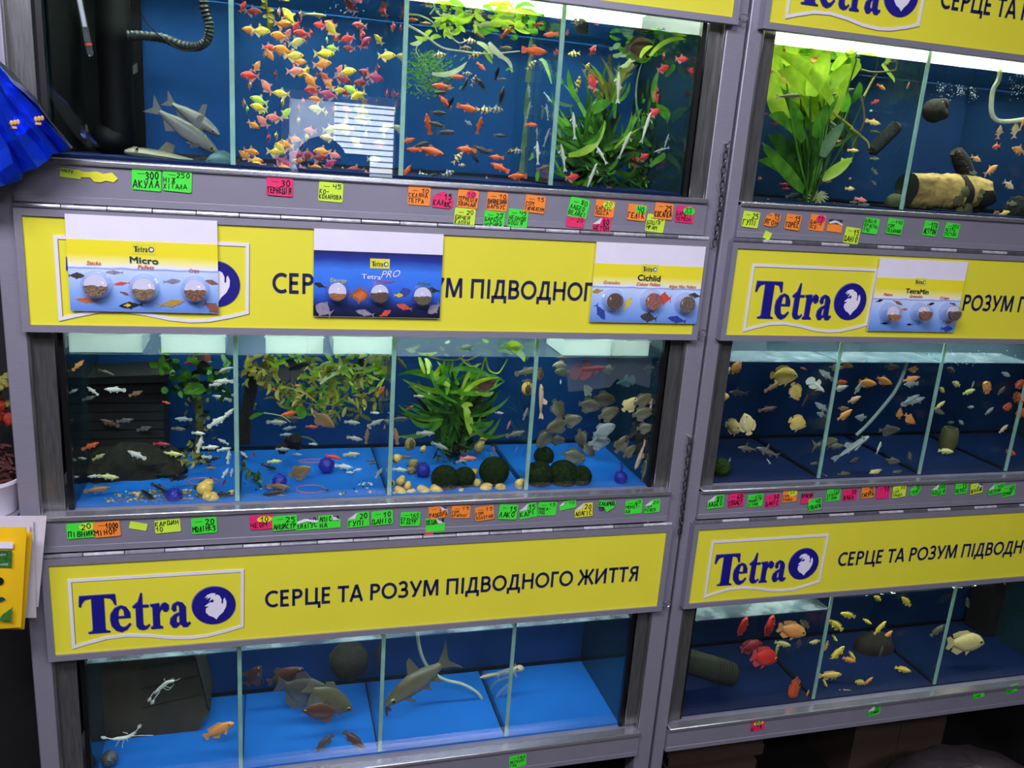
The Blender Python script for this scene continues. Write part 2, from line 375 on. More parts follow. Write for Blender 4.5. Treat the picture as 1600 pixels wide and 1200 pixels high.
# ------------------------------------------------------------------ the two racks
ZT = (1.94, 1.400, 0.8506)            # flap tops, upper to lower
ZB = (1.757, 1.220, 0.668)            # flap bottoms
ZS = (1.472, 0.922, 0.383)            # shelf edges
def letters_logo(mb, x, z, sx, sz, y, th, mi):
    P = [[[(0, .72), (.02, 1), (.93, 1), (.95, .72), (.90, .72), (.86, .82), (.80, .9), (.64, .93), (.64, .10), (.67, .05), (.76, .03), (.76, 0), (.20, 0), (.20, .03), (.29, .05), (.32, .10), (.32, .93), (.16, .9), (.09, .82), (.05, .72)]],
         [[(1.30, .35), (1.29, .50), (1.20, .64), (1.06, .69), (.90, .63), (.79, .48), (.77, .33), (.80, .15), (.92, .02), (1.06, -.02), (1.20, .04), (1.31, .18), (1.27, .20), (1.18, .12), (1.10, .10), (1.02, .15), (.98, .28), (.98, .35)], [(.98, .40), (1.14, .40), (1.13, .54), (1.06, .63), (1.0, .56)]],
         [[(1.36, .60), (1.36, .64), (1.50, .75), (1.58, .98), (1.62, .98), (1.62, .66), (1.78, .66), (1.78, .60), (1.62, .60), (1.62, .16), (1.66, .09), (1.72, .09), (1.78, .14), (1.80, .11), (1.72, .02), (1.62, -.01), (1.50, .02), (1.44, .10), (1.44, .60)]],
         [[(1.82, .62), (1.82, .66), (2.06, .68), (2.06, .56), (2.13, .66), (2.22, .69), (2.31, .62), (2.31, .50), (2.24, .44), (2.16, .46), (2.14, .52), (2.09, .48), (2.06, .40), (2.06, .08), (2.14, .04), (2.14, 0), (1.82, 0), (1.82, .04), (1.88, .08), (1.88, .58)]],
         [[(2.37, .50), (2.41, .62), (2.54, .69), (2.68, .65), (2.76, .54), (2.76, .14), (2.80, .09), (2.86, .12), (2.88, .08), (2.79, -.01), (2.67, -.01), (2.60, .08), (2.50, -.01), (2.40, -.01), (2.32, .10), (2.34, .24), (2.44, .34), (2.58, .40), (2.58, .54), (2.54, .62), (2.50, .56), (2.51, .46), (2.43, .42)], [(2.58, .34), (2.51, .27), (2.50, .15), (2.54, .10), (2.58, .13)]]]
    for g in P: mb.prism([[(x + a * sx, z + b * sz) for a, b in l] for l in g], y, y + th, mi)
def arc(cx, cy, rx, ry, a0, a1, n=12): return [(cx + rx * math.cos(math.radians(a0 + (a1 - a0) * i / n)), cy + ry * math.sin(math.radians(a0 + (a1 - a0) * i / n))) for i in range(n + 1)]
BS = .165
def block_letters():
    h = BS / 2; t = 1 - h; G = {}
    G['С'] = (.80, [arc(.50, .5, .40, .5 - h, 52, 308, 20)]); G['О'] = (1.02, [arc(.51, .5, .40, .5 - h, 0, 360, 28)])
    G['Е'] = (.70, [[(.60, t), (.18, t), (.18, h), (.60, h)], [(.18, .52), (.56, .52)]])
    G['Р'] = (.76, [[(.18, 0), (.18, t), (.40, t)] + arc(.40, .5 + .5 * t - .27 + .02, .22, t - .5 - .5 * t + .27 - .02, 90, -90, 10) + [(.18, 2 * (.5 + .5 * t - .25) - t)]])
    G['Ц'] = (.98, [[(.18, 1), (.18, h), (.93, h), (.93, -.22)], [(.76, 1), (.76, h)]])
    G['Т'] = (.74, [[(.03, t), (.71, t)], [(.37, t), (.37, 0)]])
    G['А'] = (.86, [[(.09, 0), (.40, .94), (.46, .94), (.77, 0)], [(.2, .30), (.66, .30)]])
    G['З'] = (.74, [[(.10, .86)] + arc(.34, .735, .22, .735 - .53 + .03, 110, -90, 12)[0:] + [(.24, .53)], [(.28, .53)] + arc(.36, .305, .25, .225, 90, -110, 12) + [(.07, .13)]])
    G['У'] = (.80, [[(.08, 1), (.42, .36)], [(.73, 1), (.40, .26)] + arc(.24, .25, .15, .17, 0, -100, 6)])
    G['М'] = (1.16, [[(.17, 0), (.20, .93), (.27, .93), (.57, .12), (.60, .12), (.90, .93), (.96, .93), (.99, 0)]])
    G['П'] = (.96, [[(.18, 0), (.18, t), (.78, t), (.78, 0)]]); G['І'] = (.38, [[(.19, 0), (.19, 1)]])
    G['Д'] = (.92, [[(.22, h), (.32, .5), (.36, t), (.68, t), (.68, h)], [(.09, -.22), (.09, h), (.83, h), (.83, -.22)]])
    G['В'] = (.82, [[(.18, .52), (.44, .52)] + arc(.44, (.52 + t) / 2, .19, (t - .52) / 2, -90, 90, 10) + [(.18, t), (.18, h), (.46, h)] + arc(.46, (.52 + h) / 2, .22, (.52 - h) / 2, -90, 90, 10)])
    G['Н'] = (.96, [[(.18, 0), (.18, 1)], [(.78, 0), (.78, 1)], [(.18, .53), (.78, .53)]]); G['Г'] = (.64, [[(.18, 0), (.18, t), (.60, t)]])
    G['Ж'] = (1.14, [[(.57, 0), (.57, 1)], [(.09, 1), (.40, .52), (.06, 0)], [(1.05, 1), (.74, .52), (1.08, 0)], [(.40, .53), (.74, .53)]])
    G['И'] = (1.0, [[(.18, 1), (.18, 0)], [(.80, 1), (.80, 0)], [(.20, .10), (.78, .90)]])
    G['Я'] = (.80, [[(.62, 0), (.62, t), (.38, t)] + arc(.38, .73, .20, t - .73, 90, 270, 10) + [(.62, 2 * .73 - t)], [(.40, .52), (.13, 0)]])
    return G
BG = block_letters()
def put_block(mb, txt, x, z, width, cap, y, m=0):
    tot = sum(BG[c][0] if c != ' ' else .32 for c in txt); sx = width / tot; u = 0; h = BS / 2
    for c in txt:
        if c == ' ': u += .32; continue
        for pl in BG[c][1]:
            n = len(pl); cl = (Vector(pl[0]) - Vector(pl[-1])).length < 1e-3; L_, R_ = [], []
            for k in range(n):
                a, b = Vector(pl[k - 1] if k else (pl[-2] if cl else pl[0])), Vector(pl[k]); d = Vector(pl[k + 1] if k < n - 1 else (pl[1] if cl else pl[-1]))
                t1 = (b - a).normalized() if (b - a).length > 1e-6 else (d - b).normalized(); t2 = (d - b).normalized() if (d - b).length > 1e-6 else t1
                n1, n2 = Vector((-t1.y, t1.x)), Vector((-t2.y, t2.x)); bi = n1 + n2; bi = bi.normalized() if bi.length > .3 else n1
                q = h / max(.5, bi.dot(n1)); L_.append(b + bi * q); R_.append(b - bi * q)
            vs = [(x + (u + p.x) * sx, y, z + p.y * cap) for p in L_ + R_]; mb.add(vs, [(k, n + k, n + k + 1, k + 1) for k in range(n - 1)], m)
        u += BG[c][0]
EMB = [(.05, -.82), (.18, -.62), (.42, -.40), (.58, -.08), (.60, .22), (.50, .46), (.43, .34), (.42, .10), (.33, .10), (.34, .36), (.24, .58), (.10, .66), (-.02, .62), (.02, .74), (-.2, .76), (-.42, .68), (-.56, .50), (-.36, .58), (-.46, .42), (-.24, .54), (-.26, .40), (-.34, .28), (-.14, .42), (-.06, .30), (-.12, .20), (-.30, .22), (-.56, .02), (-.32, -.02), (-.50, -.12), (-.52, -.34), (-.35, -.55), (-.12, -.66)]
def circle(cx, cz, r, n=36, ry=None): return [(cx + r * math.cos(2 * PI * i / n), cz + (ry or r) * math.sin(2 * PI * i / n)) for i in range(n)]
def smooth_path(pts, n=8):
    out = []
    for i in range(len(pts) - 1):
        p0, p1, p2, p3 = (pts[max(i - 1, 0)], pts[i], pts[i + 1], pts[min(i + 2, len(pts) - 1)])
        for j in range(n):
            t = j / n
            out.append(tuple(0.5 * (2 * b + (c - a) * t + (2 * a - 5 * b + 4 * c - d) * t * t + (3 * b - a - 3 * c + d) * t ** 3) for a, b, c, d in zip(p0, p1, p2, p3)))
    out.append(tuple(pts[-1])); return out
def make_flap(rack, x0, x1, zb, zt, dx, slogan=True):
    y0, y1, b = 0.0, 0.018, 0.0105
    fr = MB()
    fr.prism([[(x0, zb), (x1, zb), (x1, zt), (x0, zt)], [(x0 + b, zb + b), (x0 + b, zt - b), (x1 - b, zt - b), (x1 - b, zb + b)]], y0, y1)
    flap = fr.build('flap_frame', M['alu'], rack, bevel=0.0025)
    MB().box(x0 + b, x1 - b, 0.004, 0.010, zb + b, zt - b).build('sign_panel', M['yellow'], flap)
    # mitre lines and hinge barrel
    hb = MB(); n = 18; L_ = (x1 - x0) / n
    for i in range(n):
        hb.tube([(x0 + i * L_ + 0.0008, 0.0055, zt + 0.004), (x0 + (i + 1) * L_ - 0.0008, 0.0055, zt + 0.004)], 0.0030 if i % 2 else 0.0034, 8, i % 2)
    hb.build('hinge_rim', [M['steel'], M['hinge_glint']], flap)
    # white wavy logo border
    wave = [(.036, -.037), (.307, -.037), (.3055, -.147), (.280, -.154), (.247, -.161), (.220, -.1625), (.190, -.160), (.156, -.153), (.122, -.1485), (.090, -.150), (.060, -.157), (.036, -.1635)]
    out = [(dx + p[0], zt + p[1]) for p in wave]
    cx, cz = dx + .17, zt - .098
    w = 0.0052
    inn = []
    for i, p in enumerate(out):
        a = Vector(out[i - 1]); c = Vector(out[(i + 1) % len(out)]); q = Vector(p)
        n1 = (q - a).normalized(); n2 = (c - q).normalized(); bis = (Vector((n1.y, -n1.x)) + Vector((n2.y, -n2.x))); bis = bis.normalized()
        inn.append(tuple(q + bis * w / max(0.5, bis.dot(Vector((n1.y, -n1.x))))))
    bd = MB().prism([out, inn], 0.0025, 0.0036, 0)
    bd.prism([[(a + .0012, c - .0014) for a, c in out], [(a + .0012, c - .0014) for a, c in inn]], 0.0036, 0.004, 1)
    bd.build('logo_border', [M['logo_white'], M['logo_shadow']], flap)
    lt = MB(); letters_logo(lt, dx + .0505, zt - .1375, .0590, .0690, 0.0022, 0.001, 0); letters_logo(lt, dx + .0495, zt - .1365, .0590, .0690, 0.0032, 0.0008, 1)
    lt.build('logo_lettering', [M['navy'], M['logo_grey']], flap)
    ex, ez, er = dx + .2580, zt - .1020, .0350
    MB().prism([circle(ex, ez, er)], 0.0022, 0.0036).prism([circle(ex - .0012, ez + .0012, er + .0003)], 0.0036, 0.004, 1).build('emblem_disc', [M['navy'], M['logo_grey']], flap)
    MB().prism([[(ex + .002 + a * er * .86, ez + c * er * .9) for a, c in EMB]], 0.0014, 0.0022).build('emblem_fish', M['logo_white'], flap)
    tx = MB(); put_block(tx, 'СЕРЦЕ ТА РОЗУМ ПІДВОДНОГО ЖИТТЯ', dx + .3405, zt - .1135, .702, .0325, 0.0030)
    tx.build('slogan_lettering', M['navy_text'], flap, smooth=0)
    # wire hook that holds the flap
    hk = MB(); c = Vector((x1 + 0.012, 0.004, zb + 0.012)); hk.tube([c + Vector((0.0065 * math.cos(a), 0, 0.0065 * math.sin(a))) for a in [i * 2 * PI / 14 for i in range(14)]], 0.0011, 6, closed=True)
    hk.tube([c + Vector((-.006, 0, -.002)), c + Vector((-.014, -.002, -.004)), c + Vector((-.018, -.003, -.012))], 0.001, 6)
    hk.build('wire_hook', M['steel'], flap)
    return flap
def make_rack(name, label, xl, xr, f0, f1, dxs, posts):
    rk = empty(name, ((xl + xr) / 2, 0.2, 0), label, 'rack', 'aluminium aquarium racks')
    for a, b in posts:
        MB().box(a, b, 0.018, 0.058, 0, 2.15).build('post', M['alu'], rk, bevel=0.002)
        MB().box(a, b, 0.40, 0.44, 0, 2.15).build('post', M['alu'], rk)
    ia, ib = posts[0][1], posts[1][0]
    for zs, zb in zip(ZS, (1.4080, 0.8585, 0.323)):
        sh = MB().box(ia - .001, ib + .001, 0.010, 0.44, zb, zs - .001).build('shelf', M['alu_flat'], rk)
        # folded bright nosing along the shelf edge, a groove and the lower lip
        MB().box(ia - .001, ib + .001, 0.004, 0.026, zs - .0085, zs).build('nosing', M['alu_bright'], sh, bevel=0.002)
        MB().box(ia - .001, ib + .001, 0.0091, 0.0105, zb, zb + .011).build('lip', M['alu'], sh, bevel=0.001)
    for zs, zt in ((1.462, 2.1), (0.912, 1.41), (0.372, 0.862)):
        for xa, xb, s in ((ia, ia + .034, 1), (ib - .026, ib, -1)):
            MB().box(xa, xb, 0.030, 0.034, zs, zt).box(xa if s > 0 else xb - .004, xa + .004 if s > 0 else xb, 0.018, 0.05, zs, zt).build('inner_upright', M['alu_dark'], rk, bevel=0.001)
    for zb, zt, dx in zip(ZB, ZT, dxs):
        make_flap(rk, f0, f1, zb, zt, dx)
    return rk
make_rack('aquarium_rack', 'silver aluminium rack of three aquarium shelves, nearer the blue foil bag', -.03, 1.128, 0.0, 1.10, (0.008, 0.013, 0.0), ((-.029, .001), (1.090, 1.1268)))
make_rack('aquarium_rack', 'silver aluminium rack of three aquarium shelves, beyond the hanging chains', 1.132, 2.30, 1.147, 2.25, (1.152, 1.157, 1.155), ((1.1318, 1.158), (2.262, 2.30)))
# ------------------------------------------------------------------ aquariums, water and lamps
def make_aquarium(label, x0, x1, zf, zr, yb, divs, back, floor, zw, lamp, wlabel, llabel, lcol=(0.94, 1.0, 0.90), liner=False, glare=None, levels=None):
    T = empty('aquarium', ((x0 + x1) / 2, 0.16, zf), label, 'aquarium', 'shop aquariums')
    MB().box(x0, x1, 0.034, 0.040, zf - .006, zr).build('front_glass', M['glass'], T)
    MB().box(x0, x1, yb, yb + .006, zf - .006, zr).build('back_panel', M[back], T)
    MB().box(x0, x1, 0.040, yb, zf - .006, zf).build('bottom_panel', M[floor], T)
    for xa in (x0, x1 - .006): MB().box(xa, xa + .006, 0.040, yb, zf, zr).build('side_panel', M['side'], T)
    for xa in (x0 - .001, x1 - .007): MB().box(xa, xa + .008, 0.0325, 0.043, zf - .004, zr).build('silicone_seal', M['dark'], T)
    MB().box(x0, x1, yb - .006, yb, zf, zf + .006).build('silicone_bead', M['dark'], T)
    for d in divs:
        p = MB().box(d - .0032, d + .0032, 0.0435, yb - .006, zf, zr - .012).build('divider', M['pane'], T)
        MB().box(d - .0036, d + .0036, 0.0405, 0.0435, zf, zr - .012).build('front_edge', M['edge'], p)
        MB().box(d - .004, d + .004, 0.046, yb - .006, zf, zf + .004).build('silicone_bead', M['dark'], p)
    w = MB(); nx, ny = 24, 6
    for xa, xb, zl in levels or ((x0 + .006, x1 - .006, zw),):
        w.add([(xa + (xb - xa) * i / nx, 0.041 + (yb - 0.042) * j / ny, zl) for j in range(ny + 1) for i in range(nx + 1)], [(j * (nx + 1) + i, j * (nx + 1) + i + 1, (j + 1) * (nx + 1) + i + 1, (j + 1) * (nx + 1) + i) for j in range(ny) for i in range(nx)])
    tag(w.build('water', M['water']), wlabel, 'water', None, 'stuff')
    for ca, cb, *cz in glare or ():
        cz = cz[0] if cz else zw; MB().box(ca, cb, .0415, .125, cz + .0012, cz + .0032).build('glare_sheet', M['glare'], T)  # added milky sheets standing in for lamp reflections on the water
    # lamp above the water, behind the flap
    La = empty('aquarium_lamp', ((x0 + x1) / 2, 0.17, zr + .05), llabel, 'lamp', 'aquarium lamps behind the sign flaps')
    MB().box(x0, x1, 0.05, yb + .01, zr + .055, zr + .06).box(x0, x1, yb - .004, yb - .0005, zw + .012, zr + .055).build('housing', M['lamp_white'] if liner else M['liner'], La)
    em, N, L = new_mat('lamp_tube_light'); b = N['Principled BSDF']; b.inputs['Base Color'].default_value = (1, 1, 1, 1); b.inputs['Emission Color'].default_value = (*lcol, 1); b.inputs['Emission Strength'].default_value = lamp
    tb = MB(); tb.tube([(x0 + .03, 0.16, zr + .035), (x1 - .03, 0.16, zr + .035)], 0.012, 8)
    tb.build('tube', em, La)
    return T
A_ = 'glass aquarium with blue back and '
DIVL = (0.2965, 0.554, 0.809)
make_aquarium(A_ + 'bright tetras, top shelf of the nearer rack', .040, 1.060, 1.477, 1.80, .30, DIVL, 'film_mid', 'floor_dark', 1.740, 55, 'still water in the top aquarium of the nearer rack', 'hidden lamp over the bright tetras and swordtails', liner=True)
make_aquarium(A_ + 'snails and floating white boxes, middle shelf', .040, 1.060, .922, 1.25, .30, DIVL, 'film_mid', 'floor_blue', 1.177, 30, 'still water around the floating white boxes', 'hidden lamp over the snails and moss balls')
make_aquarium(A_ + 'a big silver barb, lowest shelf of the nearer rack', .040, 1.060, .386, .70, .275, DIVL, 'film_mid', 'floor_blue', .632, 22, 'still water above the big silver barb', 'hidden lamp over the big silver barb', glare=((.048, .292), (.300, .550), (.558, .805), (.813, 1.052)))
make_aquarium(A_ + 'a broad-leaved plant and a bark log', 1.186, 2.20, 1.474, 1.80, .30, (1.523, 1.86), 'film_navy', 'floor_dark', 1.741, 46, 'still water above the broad-leaved plant and bark log', 'hidden lamp over the broad-leaved plant', (1.0, 1.0, 0.84), True)
make_aquarium(A_ + 'golden disc fish, middle shelf beyond the chains', 1.186, 2.20, .923, 1.25, .30, (1.442, 1.693, 1.925), 'film_dark', 'floor_dark', 1.169, 22, 'still water above the golden disc fish', 'hidden lamp over the golden disc fish', glare=((1.192, 1.438), (1.446, 1.689), (1.697, 1.92)))
make_aquarium('glass aquarium with dark bottom and red and yellow cichlids', 1.190, 2.20, .386, .70, .285, (1.530, 1.862), 'film_dark', 'floor_dark', .636, 22, 'still water above the red and yellow cichlids', 'hidden lamp over the red and yellow cichlids', (1.0, 1.0, 0.8), glare=((1.198, 1.526, .611),), levels=((1.196, 1.5265, .611), (1.5335, 2.194, .638)))
# ------------------------------------------------------------------ handwritten price stickers
HW = {}
for _g in """0 102004163634 34302010|1 041620|2 051636342000 0040|3 0516362313322010 00|4 060333 3630|5 36060424332000|6 3614022010 0230322302|7 06361610|8 2313051636252332 200002|9 331305162636 3420
А 002640 1232|Б 36060020323 |В 0006263413 1333200 |Г 000636|Д 010041 0106 0626 2630|Е 36060030 0323|Ж 0046 0640 2026|З 0516361323321000|И 06003630|І 1016|Й 06003630 1727|К 0006 360330|Л 002630|М 000623 234640
Н 0006 3630 0333|О 1002041636322010|П 00063630|Р 0006263403|С 3516040110 1030|Т 0636 1610|У 0613 361000|Ф 1016 0504133335250 |Х 0036 0630|Ц 06003036 3041|Ч 060333 3630|Ш 06004046 2026|Щ 06004046 2026 4041
Ь 0600203303|Ю 0006 0313 1410304414|Я 3036160413 331300|- 0333""".replace('\n', '|').split('|'):
    _k, *_v = _g.split(' ')
    HW[_k] = [[(int(p), int(q)) for p, q in zip(t[::2], t[1::2])] for t in _v if len(t) > 3]
HW['Б'] = [[(3, 6), (0, 6), (0, 0), (2, 0), (3, 1), (3, 2), (2, 3), (0, 3)]]
HW['В'] = [[(0, 0), (0, 6), (2, 6), (3, 5), (2, 3), (0, 3)], [(2, 3), (3, 2), (2, 0), (0, 0)]]
HW['Ф'] = [[(1, 0), (1, 6)], [(1, 5), (0, 4), (1, 2), (3, 3), (3, 4), (1, 5)]]
HW['З'] = [[(0, 5), (1, 6), (3, 5), (1, 3), (3, 2), (2, 0), (0, 0)]]
HW['0'] = [[(1, 0), (0, 2), (0, 4), (1, 6), (2, 6), (3, 4), (3, 2), (2, 0), (1, 0)]]
HW['8'] = [[(1, 3), (0, 5), (1, 6), (2, 6), (3, 5), (0, 1), (1, 0), (2, 0), (3, 1), (1, 3)]]
HW['3'] = [[(0, 5), (1, 6), (3, 5), (1, 3), (3, 2), (2, 0), (0, 0)]]
HW['5'] = [[(3, 6), (0, 6), (0, 4), (2, 4), (3, 2), (2, 0), (0, 0)]]
HW['2'] = [[(0, 5), (1, 6), (3, 5), (3, 4), (0, 0), (3, 0)]]
HW['6'] = [[(3, 6), (1, 4), (0, 2), (1, 0), (3, 0), (3, 2), (0, 2)]]
HW['1'] = [[(0, 4), (2, 6), (2, 0)]]
HW['С'] = [[(3, 5), (1, 6), (0, 4), (0, 1), (1, 0), (3, 0)]]
HW['О'] = HW['0']
HW['У'] = [[(0, 6), (1, 3)], [(3, 6), (1, 0), (0, 0)]]
def scribble(mb, txt, x, z, w, h, y, rnd, rot=0.0, th=None, m=0):
    """Hand-drawn pen strokes for one line of capitals in the box x, z, w, h."""
    n = len(txt); cw = w / max(n, 1); ca, sa = math.cos(rot), math.sin(rot); t = th or min(0.0015, h * 0.17)
    for i, ch in enumerate(txt):
        jx, jz, sl = rnd.uniform(-.06, .06), rnd.uniform(-.10, .10), rnd.uniform(.02, .28)
        for st in HW.get(ch, []):
            pts = []
            for a, b in st:
                u = (a / 4.0 * 0.78 + 0.06 + jx + sl * b / 6.0 * 0.4 + rnd.uniform(-.03, .03)) * cw; v = (b / 6.0 + jz + rnd.uniform(-.04, .04)) * h
                u += i * cw; pts.append((x + u * ca - v * sa, z + u * sa + v * ca))
            for p, q in zip(pts, pts[1:]):
                d = Vector((q[0] - p[0], q[1] - p[1]))
                if d.length < 1e-6: continue
                d.normalize(); nx, nz = -d.y * t / 2, d.x * t / 2; ex, ez = d.x * t * .4, d.y * t * .4
                mb.add([(p[0] - nx - ex, y, p[1] - nz - ez), (q[0] - nx + ex, y, q[1] - nz + ez), (q[0] + nx + ex, y, q[1] + nz + ez), (p[0] + nx - ex, y, p[1] + nz - ez)], [(0, 1, 2, 3)], m)
CN = dict(g='green', l='lime', o='orange', p='pink', y='yellow')
def make_sticker(k, px, py, w, h, col, lines, label, group, rot=0.0, patch=None, peel=None, rnd=None, yy=0.0086, shape=None):
    yf = yy - 0.00035 * (k % 5)
    c = at(px, py, yf); s = px_size(c) * 0.985; w *= s; h *= s
    st = empty('price_sticker', c, label, 'sticker', group)
    st.rotation_euler = (0, -math.radians(rot), 0)
    def fin(o): o.location = (0, 0, 0); return o
    r = 0.06 * h; X, Z = w / 2, h / 2
    pl = [(-X, -Z + r), (-X + r, -Z), (X - r, -Z), (X, -Z + r), (X, Z - r), (X - r, Z), (-X + r, Z), (-X, Z - r)]
    f = 0.42 * h
    if peel == 'tr': pl = [(-X, -Z), (X, -Z), (X, Z - f), (X - f * 1.5, Z), (-X, Z)]
    if peel == 'tl': pl = [(-X, -Z), (X, -Z), (X, Z), (-X + f * 1.5, Z), (-X, Z - f)]
    if peel == 'br': pl = [(-X, -Z), (X - f * 1.5, -Z), (X, -Z + f), (X, Z), (-X, Z)]
    if peel == 'bl': pl = [(-X + f * 1.5, -Z), (X, -Z), (X, Z), (-X, Z), (-X, -Z + f)]
    if peel == 't': pl = [(-X, -Z), (X, -Z), (X, Z * .3), (X * .4, Z * .62), (-X * .2, Z * .75), (-X, Z * .35)]
    if shape: pl = [(a * X, b * Z) for a, b in shape]
    fin(MB().prism([pl], -0.0002, 0.0002).build('sticker_paper', M['st_' + col], st, loc=(0, 0, 0), smooth=0))
    if peel and peel != 't' and not shape:
        sx = 1 if peel[1] == 'r' else -1; sz = 1 if peel[0] == 't' else -1
        a, b = Vector((sx * X, 0, sz * (Z - f))), Vector((sx * (X - f * 1.5), 0, sz * Z)); t = Vector((sx * (X - f * 1.15), -0.0016, sz * (Z - f * .95)))
        v = [a + Vector((0, -.0003, 0)), b + Vector((0, -.0003, 0)), t, a + Vector((0, -.0006, 0)), b + Vector((0, -.0006, 0)), t + Vector((0, -.0003, 0))]
        MB().add(v, [(0, 1, 2), (3, 5, 4), (0, 3, 4, 1), (1, 4, 5, 2), (2, 5, 3, 0)]).build('peeled_corner', M['paper'], st, loc=(0, 0, 0), smooth=0)
    elif peel == 't':
        v = [(-X, -.0004, Z * .35), (-X * .2, -.0004, Z * .75), (X * .4, -.0004, Z * .62), (X, -.0004, Z * .3), (X * .8, -.0018, Z * .05), (0, -.0022, Z * .42), (-X * .8, -.0018, Z * .12)]
        MB().add(v, [(0, 6, 1), (1, 6, 5), (1, 5, 2), (2, 5, 4), (2, 4, 3)]).build('peeled_corner', M['paper'], st, loc=(0, 0, 0), smooth=0)
    zt = 0.0
    if patch:
        pc, pxo, pzo, pw, ph = patch
        MB().prism([circle(pxo * X, pzo * Z, pw * X, 12, ph * Z)], -0.0005, -0.0002).build('price_patch', M['st_' + pc], st, loc=(0, 0, 0), smooth=0)
    ink = MB(); n = len(lines)
    if n:
        lh = 1.72 * Z / max(n, 2)
        for i, t in enumerate(lines):
            num = i == 0 and t[:1].isdigit()
            ww = (min(0.5, .2 * len(t)) * 2 * X) if num else min(1.86 * X, len(t) * lh * 0.62)
            x0 = (X * .92 - ww) if num else -X * .93
            if num and patch: x0 = patch[1] * X - ww / 2
            scribble(ink, t, x0, Z * .88 - (i + 1) * lh + lh * .12, ww, lh * .74, -0.00075, rnd, rnd.uniform(-.03, .06))
        if lines[0][:1].isdigit() and not patch and w > 0.026:
            ink.box(-X * .62, -X * .12, -.00030, -.00025, Z * .50, Z * .56)
        if ink.v: ink.build('handwritten_lettering', M['ink'], st, loc=(0, 0, 0), smooth=0)
    return st
ST = {}
ST['upper shelf edge of the nearer rack'] = '''110 271 30 14 l МАКРО r=-5
151 275 62 20 y - r=-6 s=torn
229 281 43 33 g 300/АКУЛА r=-2
277 283 43 33 g 250/НІЖ/ХІТАЛА r=-3
437 292 40 28 p 30/ТЕРНЕЦІЯ r=-2
517 300 38 30 l 45/КО-/КОЛАНОВА r=-2
655 306 36 29 o 10/СКЛЯНА/ТЕТРА r=-2
692 312 33 26 p 15/КАЛЮС r=-3 s=house
731 311 34 28 o 10/ТЕРНЕЦІЯ/ЗВИЧАЙ r=-3 a=p,.3,.55,.5,.42
726 340 34 29 l 20/БИЧКИ/КЛОУН r=-3
777 315 34 29 o 10/ВИШНЕВИЙ/БАРБУС r=-2
772 344 34 28 g 25/БАРБУС/ЧОРНИЙ r=-3
809 341 33 28 g 45/НЕОНОВ/БОЦІЯ r=-3
836 319 34 27 o 15/СОМ/ТАРАКАТУМ r=-4
899 347 30 16 p 20 r=-3
904 325 33 31 g 80/ЛАБЕО/ВЕЛИКІ r=-9
945 326 33 26 o 20/БАРБУС/ОДЕСА r=-3 a=l,.35,.45,.6,.5
940 352 30 24 p 80/НЕТОН r=2 e=tl
995 332 32 25 o 40/ГЕЛІК r=-3 a=g,.4,.45,.65,.5
1037 330 32 25 o 25/КОСАТКА r=-3
1024 349 32 27 l 30/БОЦІЯ/МРАМ r=-5
1070 335 32 26 p 35/БАРБУС/ЧЕРВОН r=-3 a=g,.4,.45,.65,.5'''
ST['upper shelf edge of the farther rack'] = '''1173 343 30 25 l 25/ГУПІ r=-4
1207 343 28 23 o 15/ЯГОН r=-5 s=torn2
1239 347 28 24 o 15/ТОРЕС r=-5
1277 348 28 25 o 15/ДАНІО/ОСО r=-4 a=p,.35,.5,.6,.5
1305 352 28 21 o ОРНАТУС r=-4 e=t
1331 368 28 25 l 15/ДАНІО r=-5
1361 353 28 24 g БОЦІЯ/КРАСНА/140 r=-4
1398 354 30 24 g 140/СОМ/СКЛЯНИЙ r=-4
1454 357 27 23 g 170/АСТРОН r=-4
1487 360 28 23 g 200/АСТРО/ТУСЧАК r=-4
1199 368 13 12 l - r=-20'''
ST['middle shelf edge of the nearer rack'] = '''127 829 42 26 g 20/ПІВНИК r=2 a=l,.4,.45,.55,.5
167 827 39 26 o 1000/МІНОР r=3
216 822 26 12 l - r=-14
262 822 38 22 l КАРДИН/10 r=3
319 821 38 27 g 20/МОЛІНЕЗ r=2
409 816 36 24 p 10/ЧЕОМ r=2 a=y,.25,.4,.65,.45
445 817 38 25 g 25/АНЦИСТР r=3
480 818 36 22 g 30/ЛЯЛІУС r=3 e=t
515 815 34 23 g АПІСТО/НА r=3 e=tr
560 812 34 25 g 20/ГУПІ r=3 e=tl
597 809 34 24 g 10/ДАНІО r=3
641 811 32 24 g 160/БУЛЬДОГ/ФІЛЬТР r=-2
680 820 31 23 g ПЕЦИЛІЯ r=2 e=tr
685 800 31 21 o 75/РАЗБОРА r=6 e=tr
720 800 31 21 o 15/СОМ/КРАПЧАТ r=-2
757 802 31 24 o 15/СОМ/ЗОЛОТИЙ r=6
794 800 31 25 g 15/ЛАКО r=-4
825 798 29 25 g 15/КАРІ r=8 e=tl
855 795 31 23 g 15/МАКА-/ПОД r=-3
887 789 28 14 g 10 r=10 e=tl
912 797 30 23 y 20/АПАГІС r=4 e=tl
948 791 29 20 g КАЛАМОД/10 r=-3 s=flag
990 792 29 24 g 60/МОНЕТ-/КИ r=3
1019 791 27 22 g 20/СОМ/РОЖЕВ r=3 e=tl
670 834 14 6 p - r=3'''
